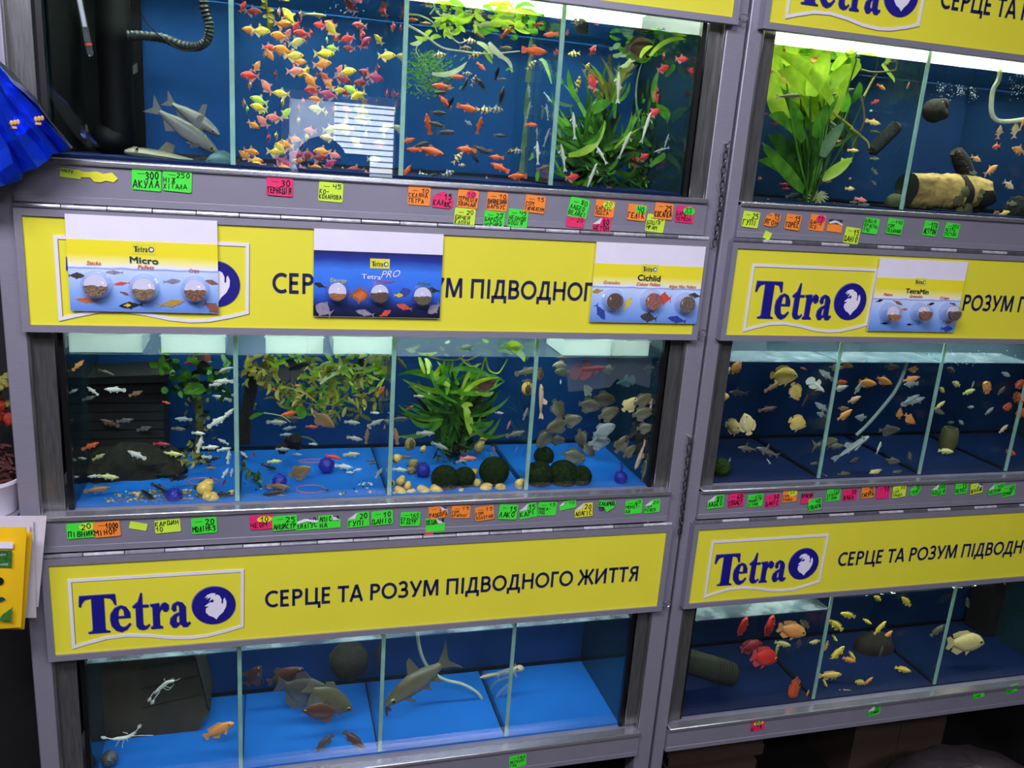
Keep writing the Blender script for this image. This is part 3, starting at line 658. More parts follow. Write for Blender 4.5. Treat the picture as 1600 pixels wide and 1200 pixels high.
ST['middle shelf edge of the farther rack'] = '''1118 784 28 22 g 80/ЛАБЕО r=4 e=tl
1150 781 27 23 p 60/СОДАСТ r=4
1180 782 27 21 g 350/АНЦИСТР/БІЛИЙ r=3
1207 782 26 21 p 30/ДАНІС r=5
1234 775 26 20 o 20/СОМ/ПАНДА r=3 a=l,.35,.45,.6,.5
1261 778 22 20 p КРАСНА r=3 s=torn2
1273 788 24 20 g 40/СОБАТИ r=5
1302 773 25 21 g 170/СКАЛЯР/БІЛИЙ r=4
1328 773 26 19 p 50/ЖАБА r=3
1356 769 24 20 o 25/САКУРА r=4
1380 769 24 22 p 10 r=3
1405 768 25 20 l 20/СОМ/ПАНДА r=6
1430 766 20 18 g 10/СОМ r=5 s=torn2
1467 765 26 19 g 200/БОЦІЯ r=6 e=tl
1502 763 24 19 g 15/НЕРЕС r=4
1526 763 24 18 l 20/ПЕЛІКАН r=8 e=tr
1557 764 30 17 g 40/НЕОНИ r=8 e=tl
1576 767 24 19 g 60/ОМАР r=8'''
ST['lower shelf edge of the farther rack'] = '''1184 1134 24 18 p 350/БІТЯ r=6 a=y,.1,.5,.75,.4
1366 1110 22 18 g 50/СОМИК r=9 e=tl
1529 1085 22 14 g 40/БУЛЬ r=9 e=tr
1581 1076 22 14 g 30/НАСТ r=9'''
ST['lower shelf edge of the nearer rack'] = '''809 1189 28 22 g 180/АКСОЛО-/ТЛЬ r=4'''
SH = dict(torn=[(-1, .3), (-.8, -.6), (-.3, -.4), (-.1, -.95), (.2, -.9), (.45, -.5), (.8, -.6), (1, .1), (.7, .9), (.3, .5), (0, .7), (-.4, .4)], house=[(-1, -1), (.75, -1), (1, -.7), (1, .25), (.1, 1), (-.5, .75), (-1, .3)], torn2=[(-1, -.9), (-.2, -1), (.6, -.8), (1, .1), (.95, .8), (.1, .7), (-.1, 1), (-.9, .3)], flag=[(-1, .0), (-.3, -.2), (.1, -1), (.9, -.2), (1, .9), (-1, 1)])
def place_stickers():
    k = 0
    for shelf, txt in ST.items():
        rows = [r.split() for r in txt.split('\n')]
        order = sorted(range(len(rows)), key=lambda i: float(rows[i][0])); rank = {i: j + 1 for j, i in enumerate(order)}
        for i, r in enumerate(rows):
            px, py, w, h = map(float, r[:4]); col = r[4]; lines = [] if r[5] == '-' else r[5].split('/')
            o = dict(x.split('=') for x in r[6:])
            pa = o.get('a'); pa = ([pa.split(',')[0]] + [float(v) for v in pa.split(',')[1:]]) if pa else None
            what = 'price sticker' if lines else 'sticker scrap'
            rd = (' reading ' + ' '.join(lines)) if lines else ''
            lab = f"{CN[col]} {what}{rd}, {ordw(rank[i])} from left, {shelf}".replace('from left', 'from the left' if len(lines) < 3 else 'from left') if len(rows) > 1 else f"{CN[col]} {what}{rd}, alone on the {shelf}"
            make_sticker(k, px, py, w, h, col, lines, lab, 'price stickers on the ' + shelf, float(o.get('r', 0)), pa, o.get('e'), R, 0.0086, SH.get(o.get('s')))
            k += 1
place_stickers()
# ------------------------------------------------------------------ sample cards on the flaps
M['card_blue'] = None
def grad_mat(name, stops, wav=0.0):
    m, N, L = new_mat(name); b = N['Principled BSDF']; b.inputs['Roughness'].default_value = 0.3
    tc = N.new('ShaderNodeTexCoord'); sp = N.new('ShaderNodeSeparateXYZ'); L.new(tc.outputs['Generated'], sp.inputs[0])
    nz = N.new('ShaderNodeTexNoise'); nz.inputs['Scale'].default_value = 5.0; nz.inputs['Detail'].default_value = 4; L.new(tc.outputs['Generated'], nz.inputs['Vector'])
    ad = N.new('ShaderNodeMath'); ad.operation = 'MULTIPLY_ADD'; ad.inputs[1].default_value = wav; L.new(nz.outputs[0], ad.inputs[0]); L.new(sp.outputs[2], ad.inputs[2])
    su = N.new('ShaderNodeMath'); su.operation = 'SUBTRACT'; su.inputs[1].default_value = wav * .5; L.new(ad.outputs[0], su.inputs[0])
    rp = N.new('ShaderNodeValToRGB'); el = rp.color_ramp.elements
    while len(el) > 1: el.remove(el[-1])
    el[0].position, el[0].color = stops[0]
    for p, c in stops[1:]:
        e = el.new(p); e.color = c
    L.new(su.outputs[0], rp.inputs[0]); L.new(rp.outputs[0], b.inputs['Base Color'])
    return m
YW_ = rgb(240, 226, 50)
M['card_print'] = grad_mat('printed_water_and_yellow', [(0, rgb(96, 140, 214)), (.30, rgb(150, 182, 236)), (.585, rgb(196, 214, 248)), (.60, rgb(120, 150, 210)), (.625, rgb(236, 236, 246)), (.70, rgb(246, 238, 150)), (.80, YW_), (1, YW_)], 0.05)
M['card_pro'] = grad_mat('printed_deep_blue', [(0, rgb(10, 14, 36)), (.16, rgb(18, 30, 84)), (.36, rgb(50, 104, 214)), (.72, rgb(62, 126, 232)), (.88, rgb(28, 50, 150)), (1, rgb(22, 26, 84))], 0.10)
M['clear'] = glass_mat('clear_plastic', (0.93, 0.94, 0.97, 1), 0.06, 0.02, body=0.07, bodycol=(0.9, 0.9, 0.96, 1))
M['txt_red'] = mat('print_red', rgb(196, 60, 40), 0.5, var=.02); M['txt_teal'] = mat('print_teal', rgb(16, 62, 88), 0.5, var=.02); M['txt_black'] = mat('print_black', rgb(22, 22, 50), 0.5, var=.02)
M['txt_yel'] = mat('print_yellow', rgb(200, 200, 60), 0.5, var=.02); M['txt_grn'] = mat('print_green', rgb(40, 130, 70), 0.5, var=.02); M['txt_wht'] = mat('print_white', rgb(232, 228, 244), 0.5, var=.02); M['txt_org'] = mat('print_orange', rgb(200, 110, 40), 0.5, var=.02)
def pm(name, *c): M[name] = mat('print_' + name, rgb(*c), 0.5, var=.15, scale=160); return M[name]
for a in (('pf_dark', 70, 62, 66), ('pf_orange', 214, 110, 44), ('pf_gold', 190, 150, 70), ('pf_blue', 50, 70, 160), ('pf_yellow', 236, 200, 50), ('pf_grey', 150, 140, 160), ('pf_red', 220, 80, 60), ('pf_brown', 150, 90, 70), ('pf_black', 30, 28, 36)): pm(*a)
FO = [(-.50, .15), (-.38, .05), (-.3, .06), (-.2, .12), (-.05, .17), (.05, .24), (.14, .19), (.28, .15), (.42, .08), (.5, 0), (.42, -.07), (.28, -.14), (.1, -.17), (.02, -.24), (-.06, -.16), (-.2, -.11), (-.3, -.05), (-.38, -.04), (-.5, -.15), (-.45, 0)]
def food_mat(name, a, b): return mat(name, rgb(*a), 0.9, scale=420, col2=rgb(*b), bump=1.0, detail=1.0)
def make_card(label, px, print_m, yb, title, fishes, cups, tlogo):
    y = -0.0032; q = [at(a, b, y) for a, b in px]
    x0, x1 = (q[0].x + q[3].x) / 2, (q[1].x + q[2].x) / 2; z1, z0 = (q[0].z + q[1].z) / 2, (q[2].z + q[3].z) / 2; w, h = x1 - x0, z1 - z0
    C = empty('sample_card', ((x0 + x1) / 2, y, z0), label, 'display card', 'food sample cards on the sign flaps')
    bend = lambda t: -0.0010 * math.sin(t * PI)
    bd = MB().box(x0, x1, y, y + .0012, z0, z1); bd.build('backing_card', M['white'], C)
    zb = z1 - h * yb
    MB().box(x0, x1, y - .0004, y, z0 + h * .004, zb).build('printed_panel', print_m, C)
    fm = MB(); mats = []
    for fi, (fx, fz, L_, sc, ang, mn, flip) in enumerate(fishes):
        mm = M[mn]; i = mats.index(mm) if mm in mats else (mats.append(mm) or len(mats) - 1)
        ca, sa = math.cos(math.radians(ang)), math.sin(math.radians(ang)); l = L_ * w
        pts = [(x0 + fx * w + (a * flip * l * ca - b * sc * l * sa), z1 - fz * h + (a * flip * l * sa + b * sc * l * ca)) for a, b in FO]
        pts = [(min(max(a, x0 + .0005), x1 - .0005), b) for a, b in pts]
        MB().prism([smooth_path(pts + [pts[0]], 3)[:-1]], y - .0006 - .00012 * fi, y - .0004).build('printed_fish', mm, C, smooth=0)
    tm = MB(); tmat = []
    for t, tx, tz, tw, cap, mn, bold, shr, slope in title:
        mm = M[mn]; i = tmat.index(mm) if mm in tmat else (tmat.append(mm) or len(tmat) - 1)
        tm = MB(); put_text(tm, t, x0 + tx * w, z1 - tz * h, tw * w, cap * h, y - .0020, 0, bold, shr, True, slope); tm.build('printed_lettering', mm, C, smooth=0)
    lx, lz, lw, lm = tlogo; lb = MB(); sx = lw * w / 4.1
    lb.box(x0 + lx * w - sx * 2.4, x0 + lx * w + sx * 2.4, y - .0008, y - .0004, z1 - lz * h - sx * .5, z1 - lz * h + sx * 1.9, 2)
    letters_logo(lb, x0 + lx * w - sx * 2.05, z1 - lz * h, sx, sx * 1.25, y - .0012, .0004, 0)
    cx, cz = x0 + lx * w + sx * 1.5, z1 - lz * h + sx * .58
    lb.prism([circle(cx, cz, sx * .58, 18)], y - .0012, y - .0008, 0).prism([circle(cx + sx * .05, cz, sx * .38, 14)], y - .0016, y - .0012, 1)
    lb.build('logo_lettering', [M['txt_black'], M['txt_wht'], M['yellow']], C, smooth=0)
    for cpx, cpy, rp, fm_, fill, dep in cups:
        c = at(cpx, cpy, y - .008); r = rp * px_size(c)
        cu = MB().lathe([(r * 1.12, 0), (r * 1.12, .0015), (r * .98, .002), (r * .96, dep * .7), (r * .85, dep * .92), (r * .6, dep), (0, dep * 1.02)], (c.x, y - .0008, c.z), (0, -1, 0), 28).build('sample_cup', M['clear'], C)
        MB().prism([circle(c.x, c.z, r * .80, 24)], y - dep * .62, y - dep * .56).build('paper_disc', M['txt_wht'], cu)
        zc = c.z + (fill * 2 - 1) * r * .8; fd = MB(); pts = []
        a0 = math.asin(max(-1, min(1, (fill * 2 - 1)))); n = 20
        for i in range(n + 1):
            a = a0 - (PI + 2 * a0) * i / n if True else 0
            pts.append((c.x + r * .8 * math.cos(a), c.z + r * .8 * math.sin(a)))
        jag = [(pts[-1][0] + (pts[0][0] - pts[-1][0]) * t, zc + R.uniform(-.06, .10) * r) for t in (.15, .3, .45, .6, .75, .9)] if fill < .95 else []
        fd.prism([pts + jag] if jag else [circle(c.x, c.z, r * .78, 22)], y - dep * .86, y - dep * .64)
        fd.build('food_pellets', fm_, cu)
    return C
fA = food_mat('food_tan', (170, 136, 92), (96, 70, 40)); fB = food_mat('food_rust', (176, 106, 62), (92, 50, 28)); fC = food_mat('food_brown', (120, 84, 60), (58, 38, 26))
fD = food_mat('food_orange', (206, 130, 60), (140, 84, 40)); fE = food_mat('food_green', (120, 112, 66), (62, 58, 32)); fG = food_mat('food_pink', (206, 130, 104), (120, 54, 40)); fH = food_mat('food_grey', (150, 124, 96), (60, 48, 38))
make_card('sample card headed Micro with three cups, over the first logo of the middle sign', [(103, 333), (340, 346), (341, 489), (108, 486)], M['card_print'], .25,
    [('Micro', .50, .475, .19, .072, 'txt_teal', .02, 0, -.03), ('Pellets', .51, .535, .11, .042, 'txt_red', .008, .25, 0), ('Sticks', .17, .51, .095, .042, 'txt_red', .008, .25, 0), ('Crips', .835, .555, .07, .04, 'txt_red', .004, .25, 0)],
    [(.05, .63, .11, 1, 0, 'pf_dark', 1), (.30, .585, .12, .6, 0, 'pf_grey', -1), (.345, .70, .11, .55, 8, 'pf_red', -1), (.11, .89, .14, .6, -8, 'pf_orange', -1), (.40, .93, .16, .75, 5, 'pf_black', -1), (.375, .93, .05, 1.2, 5, 'pf_yellow', 1), (.68, .66, .12, .7, 5, 'pf_grey', 1), (.67, .90, .18, .7, 12, 'pf_gold', 1), (.96, .66, .10, .8, -15, 'pf_brown', -1), (.955, .93, .13, 1.3, -30, 'pf_brown', 1), (.36, .80, .06, .7, -20, 'pf_brown', 1)],
    [(150, 446, 21, fA, .5, .020), (225, 451, 20.5, fA, .48, .020), (305, 453, 19.5, fB, .5, .020)], (.50, .36, .135, 0))
make_card('deep blue sample card with three cups in the middle of the slogan', [(490, 356), (692, 367), (688, 498), (490, 494)], M['card_pro'], .24,
    [('Tetra', .44, .545, .15, .058, 'txt_wht', .012, 0, -.03), ('PRO', .59, .53, .15, .085, 'txt_wht', 0, .35, .08), ('Colour', .545, .60, .14, .04, 'txt_red', .012, .1, .08), ('Energy', .19, .59, .13, .045, 'txt_yel', .012, .2, -.04), ('Algae', .855, .60, .11, .045, 'txt_grn', .012, .25, 0)],
    [(.05, .64, .10, .9, -20, 'pf_black', -1), (.345, .74, .16, 1.9, 0, 'pf_brown', 1), (.355, .745, .11, 1.6, 0, 'pf_orange', 1), (.70, .70, .12, 1.5, 20, 'pf_blue', 1), (.66, .73, .07, 1.2, 0, 'pf_yellow', 1), (.93, .66, .12, .9, -5, 'pf_black', -1), (.71, .87, .13, .9, -15, 'pf_red', -1), (.40, .95, .15, .8, -12, 'pf_grey', -1), (.08, .92, .14, 2.0, -30, 'pf_grey', -1), (.56, .95, .10, 1.1, 30, 'pf_red', 1), (.95, .88, .12, 1.6, 40, 'pf_grey', -1)],
    [(527, 455, 17, fD, .36, .018), (593, 458, 17, fC, .52, .018), (660, 462, 17, fE, .45, .018)], (.505, .40, .13, 0))
make_card('sample card headed Cichlid with three cups, at the far end of the middle sign', [(929, 378), (1097, 385), (1094, 505), (924, 504)], M['card_print'], .26,
    [('Cichlid', .50, .455, .21, .08, 'txt_black', .02, 0, -.02), ('Colour Pellets', .50, .52, .22, .044, 'txt_red', .006, .25, 0), ('Granules', .165, .51, .15, .042, 'txt_org', .006, .25, 0), ('Algae Mini Pellets', .82, .535, .26, .042, 'txt_org', .004, .25, 0)],
    [(.05, .61, .10, 1.0, 10, 'pf_gold', -1), (.33, .76, .13, .9, 60, 'pf_yellow', 1), (.67, .68, .12, 2.1, 0, 'pf_red', -1), (.09, .87, .16, 1, -55, 'pf_blue', 1), (.54, .93, .16, 1.2, -8, 'pf_dark', -1), (.81, .95, .18, .8, -10, 'pf_blue', -1), (.95, .63, .12, .9, -5, 'pf_dark', -1)],
    [(959, 470, 16.5, fC, .97, .018), (1019, 470, 16.5, fG, .97, .018), (1072, 475, 16, fH, .97, .018)], (.5, .34, .13, 0))
make_card('sample card with a white header and three domed cups, on the farther rack', [(1367, 404), (1508, 408), (1496, 519), (1364, 517)], M['card_print'], .26,
    [('TetraMin', .47, .46, .26, .07, 'txt_black', .015, 0, -.02), ('Granules', .47, .52, .15, .042, 'txt_red', .004, .25, 0), ('Flakes', .15, .505, .10, .04, 'txt_red', .004, .25, 0), ('Crisps', .80, .53, .11, .04, 'txt_red', .004, .25, 0)],
    [(.07, .58, .08, .8, 15, 'pf_black', 1), (.28, .60, .12, .6, -20, 'pf_brown', 1), (.37, .69, .07, .9, 0, 'pf_orange', 1), (.66, .605, .08, .8, 15, 'pf_black', 1), (.92, .60, .09, .7, -20, 'pf_black', 1), (.17, .89, .08, .7, 0, 'pf_black', 1), (.46, .90, .07, .7, 0, 'pf_black', -1), (.92, .85, .10, .8, 10, 'pf_orange', 1), (.90, .95, .14, 1.0, 0, 'pf_blue', 1)],
    [(1390, 488, 13.5, fD, .42, .030), (1438, 488, 13.5, fB, .62, .030), (1483, 488, 13.5, fC, .62, .030)], (.49, .33, .12, 0))
# ------------------------------------------------------------------ hanging chains between the racks
def make_chain(pts, label):
    P = smooth_path(pts, 4); out = [P[0]]; LL = 0.0125; acc = 0
    W_ = [at(a, b, 0.0085) for a, b in P]; total = sum((W_[i + 1] - W_[i]).length for i in range(len(W_) - 1)); n = int(total / LL)
    def along(s):
        for i in range(len(W_) - 1):
            l = (W_[i + 1] - W_[i]).length
            if s <= l or i == len(W_) - 2: return W_[i].lerp(W_[i + 1], min(1, s / l)), (W_[i + 1] - W_[i]).normalized()
            s -= l
    c = MB()
    for i in range(n):
        p, t = along((i + .5) * LL); s = t.cross(Vector((0, -1, 0))).normalized() if i % 2 else Vector((0, -1, 0)) * .9
        hl, hw = LL * .66, 0.0042
        ring = [p + t * (hl * math.cos(a)) + s * (hw * math.sin(a)) for a in [k * 2 * PI / 12 for k in range(12)]]
        c.tube(ring, 0.0011, 6, closed=True)
    T = empty('chain', W_[0], label, 'chain', 'thin chains hanging on the rack posts')
    c.build('chain_links', mat('dark_steel', rgb(92, 90, 96), .35, .8, var=.2), T)
    MB().tube([W_[0] + Vector((0, .010, .002)), W_[0] + Vector((0, -.006, .002)), W_[0] + Vector((0, -.009, .006))], 0.0016, 6).build('hook_nail', M['steel'], T)
make_chain([(1136, 226), (1130, 270), (1126, 320), (1118, 372), (1116, 392)], 'thin steel chain hanging between the top aquariums of both racks')
make_chain([(1078, 684), (1074, 720), (1069, 770), (1064, 818), (1061, 840)], 'thin steel chain hanging between the middle aquariums of both racks')
#NEXT2
# ------------------------------------------------------------------ plants
LEAF = dict(b=((150, 190, 44), (196, 226, 74)), g=((62, 122, 34), (108, 170, 52)), d=((34, 72, 26), (62, 112, 40)), p=((176, 196, 130), (222, 230, 180)), e=((84, 116, 84), (124, 150, 112)), o=((104, 108, 40), (160, 156, 66)), w=((190, 190, 150), (226, 222, 190)), k=((22, 24, 14), (40, 40, 22)), t=((96, 92, 50), (130, 122, 70)), y=((172, 160, 62), (212, 200, 96)))
for k, (a, b) in LEAF.items(): M['leaf_' + k] = leaf_mat('leaf_' + k, rgb(*a), rgb(*b))
class Plant:
    def __init__(s, name, label, base, group=None, bounds=None, cat='aquarium plant'):
        s.root = empty(name, base, label, cat, group); s.parts = {}; s.b = bounds
    def mb(s, part, key):
        return s.parts.setdefault((part, key), MB())
    def cl(s, p):
        if s.b: p.x = min(max(p.x, s.b[0] + .006), s.b[1] - .006)
        p.y = min(max(p.y, .049), .288); return p
    def leaf(s, a, b, bend, wpx, key, d0=.15, d1=None, n=7, prof='leaf', part='foliage', twist=0.35):
        d1 = d0 if d1 is None else d1
        A, B = at(a[0], a[1], d0), at(b[0], b[1], d1); L = (B - A).length; t = (B - A).normalized()
        pv = Vector((-t.z, 0, t.x)).normalized(); pts = []; ws = []; w = wpx * px_size((A + B) / 2)
        for i in range(n + 1):
            u = i / n; pts.append(s.cl(A.lerp(B, u) + pv * (bend * L * 4 * u * (1 - u))))
            ws.append(w * ((math.sin(PI * min(1, .12 + .88 * u)) ** .7 + .05) if prof == 'leaf' else (1 - .75 * u ** 2)))
        s.mb(part, key).strip(pts, pv + Vector((0, R.uniform(-twist, twist), R.uniform(-.2, .2))), ws)
    def stem(s, pts, rpx, key, d=.15, part='stem'):
        P = [s.cl(at(a, b, d)) for a, b in smooth_path(pts, 5)]; r = rpx * px_size(P[0])
        s.mb(part, key).tube(P, [r * (1 - .5 * i / len(P)) for i in range(len(P))], 6)
    def sprigs(s, box, n, lpx, wpx, keys, dr=(.08, .22), part='foliage', droop=0):
        """Small leaves scattered through a pixel box."""
        for _ in range(n):
            x, y = R.uniform(box[0], box[2]), R.uniform(box[1], box[3]); a = R.uniform(0, 2 * PI); l = lpx * R.uniform(.6, 1.3); d = R.uniform(*dr)
            s.leaf((x, y), (x + l * math.cos(a), y + l * math.sin(a) + droop), R.uniform(-.2, .2), wpx * R.uniform(.7, 1.3), R.choice(keys), d, d + R.uniform(-.02, .02), 4, part=part)
    def done(s):
        for (part, key), mb in s.parts.items(): mb.build(part, M['leaf_' + key], s.root)
        return s.root
GP = 'aquarium plants'
BT = ((.046, .2965), (.2965, .554), (.554, .809), (.809, 1.054))
BR_ = ((1.192, 1.523), (1.523, 1.86))
p = Plant('stem_plant', 'yellow-green stem plant hanging at the top among the bright tetras', at(419, 0, .2), GP, BT[1])
p.stem([(414, -8), (417, 15), (419, 35), (421, 50)], 2, 'o', .2)
for _ in range(16):
    y = R.uniform(-5, 46); p.leaf((417, y), (417 + R.choice((-1, 1)) * R.uniform(7, 13), y + R.uniform(-3, 9)), .15, 6, R.choice('oy'), .2, n=4)
p.done()
p = Plant('floating_plant', 'floating lime plant with white runners at the surface above the swordtails', at(740, 40, .12), GP, BT[2])
for _ in range(75):
    x, y = R.uniform(688, 815), R.uniform(4, 44); a = R.uniform(-.3, 1.2) if x > 740 else R.uniform(1.2, 3.3)
    p.leaf((x, y), (x + 34 * math.cos(a) * R.uniform(.6, 1.2), y + 22 * math.sin(a) * R.uniform(.4, 1)), R.uniform(-.3, .3), R.uniform(4, 9), R.choice('bbbbgp'), R.uniform(.07, .2), n=5)
for _ in range(14):
    x, y = R.uniform(800, 850), R.uniform(20, 58); p.leaf((x, y), (x + R.uniform(-20, 20), y + R.uniform(-4, 10)), .1, R.uniform(6, 14), R.choice('gbg'), R.uniform(.08, .16), n=5)
p.stem([(632, 22), (655, 24), (675, 34), (683, 50)], 1.6, 'p', .08, 'runner'); p.stem([(638, 40), (660, 52), (690, 74), (722, 80), (760, 84), (812, 80)], 2, 'w', .08, 'runner')
p.stem([(672, 22), (683, 8), (690, 2)], 1.4, 'p', .08, 'runner'); p.stem([(700, 45), (708, 60), (718, 67), (728, 64)], 1.4, 'w', .09, 'runner'); p.stem([(655, 66), (650, 78), (655, 90)], 1.2, 'p', .1, 'runner')
p.leaf((764, 66), (790, 90), -.1, 9, 'w', .075); p.leaf((778, 88), (800, 114), .22, 6, 'w', .075); p.leaf((790, 110), (803, 113), .3, 4, 'g', .075, n=4); p.leaf((675, 115), (730, 96), -.15, 8, 'p', .08); p.leaf((756, 80), (770, 100), 0, 5, 'b', .08)
for a, b in (((660, 62), (640, 68)), ((668, 60), (648, 56)), ((672, 62), (690, 58)), ((664, 58), (676, 48)), ((745, 66), (770, 92))): p.leaf(a, b, .15, 7, R.choice('bp'), .09)
p.done()
p = Plant('hornwort', 'fine dull green weed clump hanging left of the orange swordtails', at(655, 115, .24), GP, BT[2])
for _ in range(420):
    x, y = R.gauss(666, 21), R.gauss(112, 21)
    if 634 < x < 730 and 78 < y < 156: p.leaf((x, y), (x + R.uniform(-9, 9), y + R.uniform(-7, 7)), .1, 2.2, R.choice('gge'), R.uniform(.2, .27), n=3)
p.done()
p = Plant('tape_grass', 'tall grey-green grass blades standing against the glass divider beyond the swordtails', at(825, 278, .2), GP, BT[2])
for pts, r in ((((823, 276), (826, 230), (834, 180), (842, 130), (845, 85), (843, 60)), 5), (((826, 274), (816, 235), (820, 212)), 4), (((835, 162), (848, 178), (855, 200)), 3)):
    for (a, b), c in zip(zip(pts, pts[1:]), range(9)): p.leaf(a, b, 0, r * 2, 'e', .2, prof='flat', n=3)
p.leaf((844, 92), (872, 132), .1, 7, 'g', .12, .06, prof='flat'); p.leaf((845, 165), (866, 190), .1, 5, 'e', .1)
p.leaf((826, 250), (852, 240), .1, 5, 'g', .14); p.leaf((850, 284), (880, 270), .1, 6, 'g', .1)
p.done()
p = Plant('java_fern', 'big bushy fern with narrow dark green leaves among slender white fish', at(935, 290, .14), GP, BT[3])
for _ in range(130):
    a = R.uniform(.05, PI - .05) if R.random() < .85 else R.uniform(PI, PI * 2); l = R.uniform(45, 120); bx, by = 938 + R.uniform(-22, 22), 262 + R.uniform(-32, 14)
    tx, ty = bx + l * math.cos(a) * .95, by - l * math.sin(a) * 1.05
    tx = min(max(tx, 862), 1010); ty = max(ty, 112)
    p.leaf((bx, by), (tx, min(ty, 298)), R.uniform(-.2, .2), R.uniform(4, 8), R.choice('ggdddddk'), R.uniform(.10, .22), R.uniform(.07, .24), n=7)
for a, b, c, w, k in (((888, 243), (945, 188), -.2, 12, 'b'), ((905, 160), (888, 108), .1, 9, 'g'), ((880, 130), (868, 112), .1, 8, 'g'), ((945, 190), (910, 225), .2, 9, 'g'), ((960, 185), (965, 140), .05, 8, 'g'), ((985, 205), (1003, 170), .1, 8, 'g'), ((960, 232), (1000, 200), .05, 5, 'b'), ((925, 175), (955, 160), .1, 16, 'g'), ((895, 165), (862, 152), .1, 5, 'e'), ((1000, 190), (1004, 95), .1, 3, 'e')): p.leaf(a, b, c, w, k, .09)
p.sprigs((905, 255, 970, 295), 40, 12, 3, 'gd', (.08, .2))
for _ in range(20): p.leaf((955 + R.uniform(-10, 10), 160), (945 + R.uniform(-40, 55), R.uniform(85, 130)), R.uniform(-.2, .2), 6, R.choice('ggot'), R.uniform(.1, .2))
p.stem([(950, 158), (954, 120), (952, 85)], 4, 't', .16)
p.done()
p = Plant('moss_thicket', 'dark mossy plant thicket at the far end of the top aquarium', at(1040, 300, .22), GP, BT[3])
for _ in range(70):
    x, y = R.uniform(1015, 1085), R.uniform(150, 300); p.leaf((x, y), (x + R.uniform(-18, 24), y + R.uniform(-28, 10)), R.uniform(-.2, .2), R.uniform(4, 7), R.choice('ddggk'), R.uniform(.16, .27), n=5)
for a, b in (((1022, 160), (1030, 110)), ((1026, 165), (1055, 195)), ((1040, 120), (1062, 100)), ((1030, 172), (1042, 188)), ((1015, 260), (1060, 240))): p.leaf(a, b, .1, 9, 'g', .12)
p.sprigs((1020, 255, 1075, 300), 50, 9, 4, 'dgt', (.18, .27))
p.done()
p = Plant('floating_plant', 'green floating leaves under the surface beside the dark round-finned fish', at(1050, 75, .14), GP, BT[3])
for _ in range(40):
    x, y = R.uniform(950, 1085), R.uniform(48, 92); p.leaf((x, y), (x + R.uniform(-26, 26), y + R.uniform(-8, 10)), R.uniform(-.2, .2), R.uniform(5, 10), R.choice('gge'), R.uniform(.08, .24), n=5)
for a, b, k in (((985, 92), (970, 105), 'p'), ((1015, 88), (1075, 62), 'b'), ((1000, 90), (1020, 72), 'b'), ((990, 100), (960, 110), 'o')): p.leaf(a, b, .15, 7, k, .08)
p.done()
p = Plant('broadleaf_plant', 'large broad-leaved bright green plant filling the near end of the farther top aquarium', at(1262, 318, .14), GP, BR_[0])
BL = [(1256, 175, 1205, 88, 26, 'b'), (1262, 158, 1243, 82, 34, 'b'), (1278, 150, 1266, 74, 30, 'b'), (1292, 140, 1352, 84, 24, 'b'), (1290, 138, 1330, 100, 20, 'b'), (1266, 150, 1215, 110, 26, 'b'), (1266, 150, 1296, 78, 30, 'b'), (1280, 160, 1328, 122, 22, 'g'), (1374, 94, 1403, 130, 9, 'b'), (1340, 88, 1378, 92, 8, 'b'), (1300, 110, 1336, 78, 14, 'b'), (1235, 120, 1198, 75, 26, 'b'), (1225, 100, 1240, 72, 20, 'b'), (1270, 200, 1196, 150, 26, 'g'), (1255, 220, 1200, 180, 24, 'g'), (1262, 230, 1235, 165, 22, 'g'),
      (1255, 298, 1190, 222, 22, 'g'), (1262, 300, 1184, 250, 24, 'g'), (1250, 262, 1192, 232, 20, 'g'), (1285, 245, 1319, 192, 18, 'e'), (1270, 285, 1281, 246, 16, 'p'), (1284, 280, 1332, 246, 17, 'b'), (1262, 300, 1240, 262, 20, 'd'), (1268, 240, 1282, 160, 20, 'g'), (1272, 215, 1310, 150, 18, 'g'), (1245, 240, 1212, 205, 22, 'd'), (1265, 190, 1250, 130, 24, 'g'), (1330, 160, 1343, 128, 14, 'd'), (1318, 175, 1326, 145, 14, 'g'), (1250, 200, 1225, 140, 22, 'd'), (1240, 250, 1200, 210, 20, 'd'), (1275, 260, 1262, 210, 14, 'd')]
BL += [(R.uniform(1225, 1300), R.uniform(130, 190), R.uniform(1192, 1345), R.uniform(76, 120), R.uniform(18, 30), R.choice('bbbg')) for _ in range(16)]
for i, (a, b, c, d, w, k) in enumerate(BL):
    dd = R.uniform(.07, .22); p.leaf((a, b), (c, d), R.uniform(-.12, .12), w, k, dd + .02, dd, n=8, twist=.5)
    p.stem([(1264 + R.uniform(-5, 5), 318), ((1264 + a) / 2 + R.uniform(-4, 4), (318 + b) / 2 + 10), (a, b)], 1.8, R.choice('gdd'), dd + .02)
for pts in ([(1350, 150), (1362, 128), (1372, 112)], [(1345, 150), (1350, 190), (1330, 230)], [(1330, 200), (1345, 212), (1356, 222), (1358, 232)], [(1360, 205), (1372, 207), (1376, 213)], [(1345, 109), (1362, 113), (1385, 112), (1415, 106), (1442, 98)], [(1300, 175), (1320, 190), (1333, 200)]): p.stem(pts, 2, R.choice('yt'), .12, 'runner')
for _ in range(26): a = R.uniform(0, 2 * PI); p.leaf((1276, 308), (1276 + 20 * math.cos(a), 308 + 12 * math.sin(a)), .1, 2.4, R.choice('ypw'), .1, n=3, part='roots')
for _ in range(16): p.leaf((1300 + R.uniform(-30, 40), R.uniform(150, 250)), (1310 + R.uniform(-20, 40), R.uniform(150, 280)), .1, R.uniform(5, 10), R.choice('kd'), R.uniform(.2, .27))
p.done()
p = Plant('water_wisteria', 'dark green leafy weed hanging beside the pale mollies', at(310, 600, .22), GP, BT[0])
p.sprigs((248, 553, 352, 622), 95, 14, 9, 'ddgkg', (.15, .27))
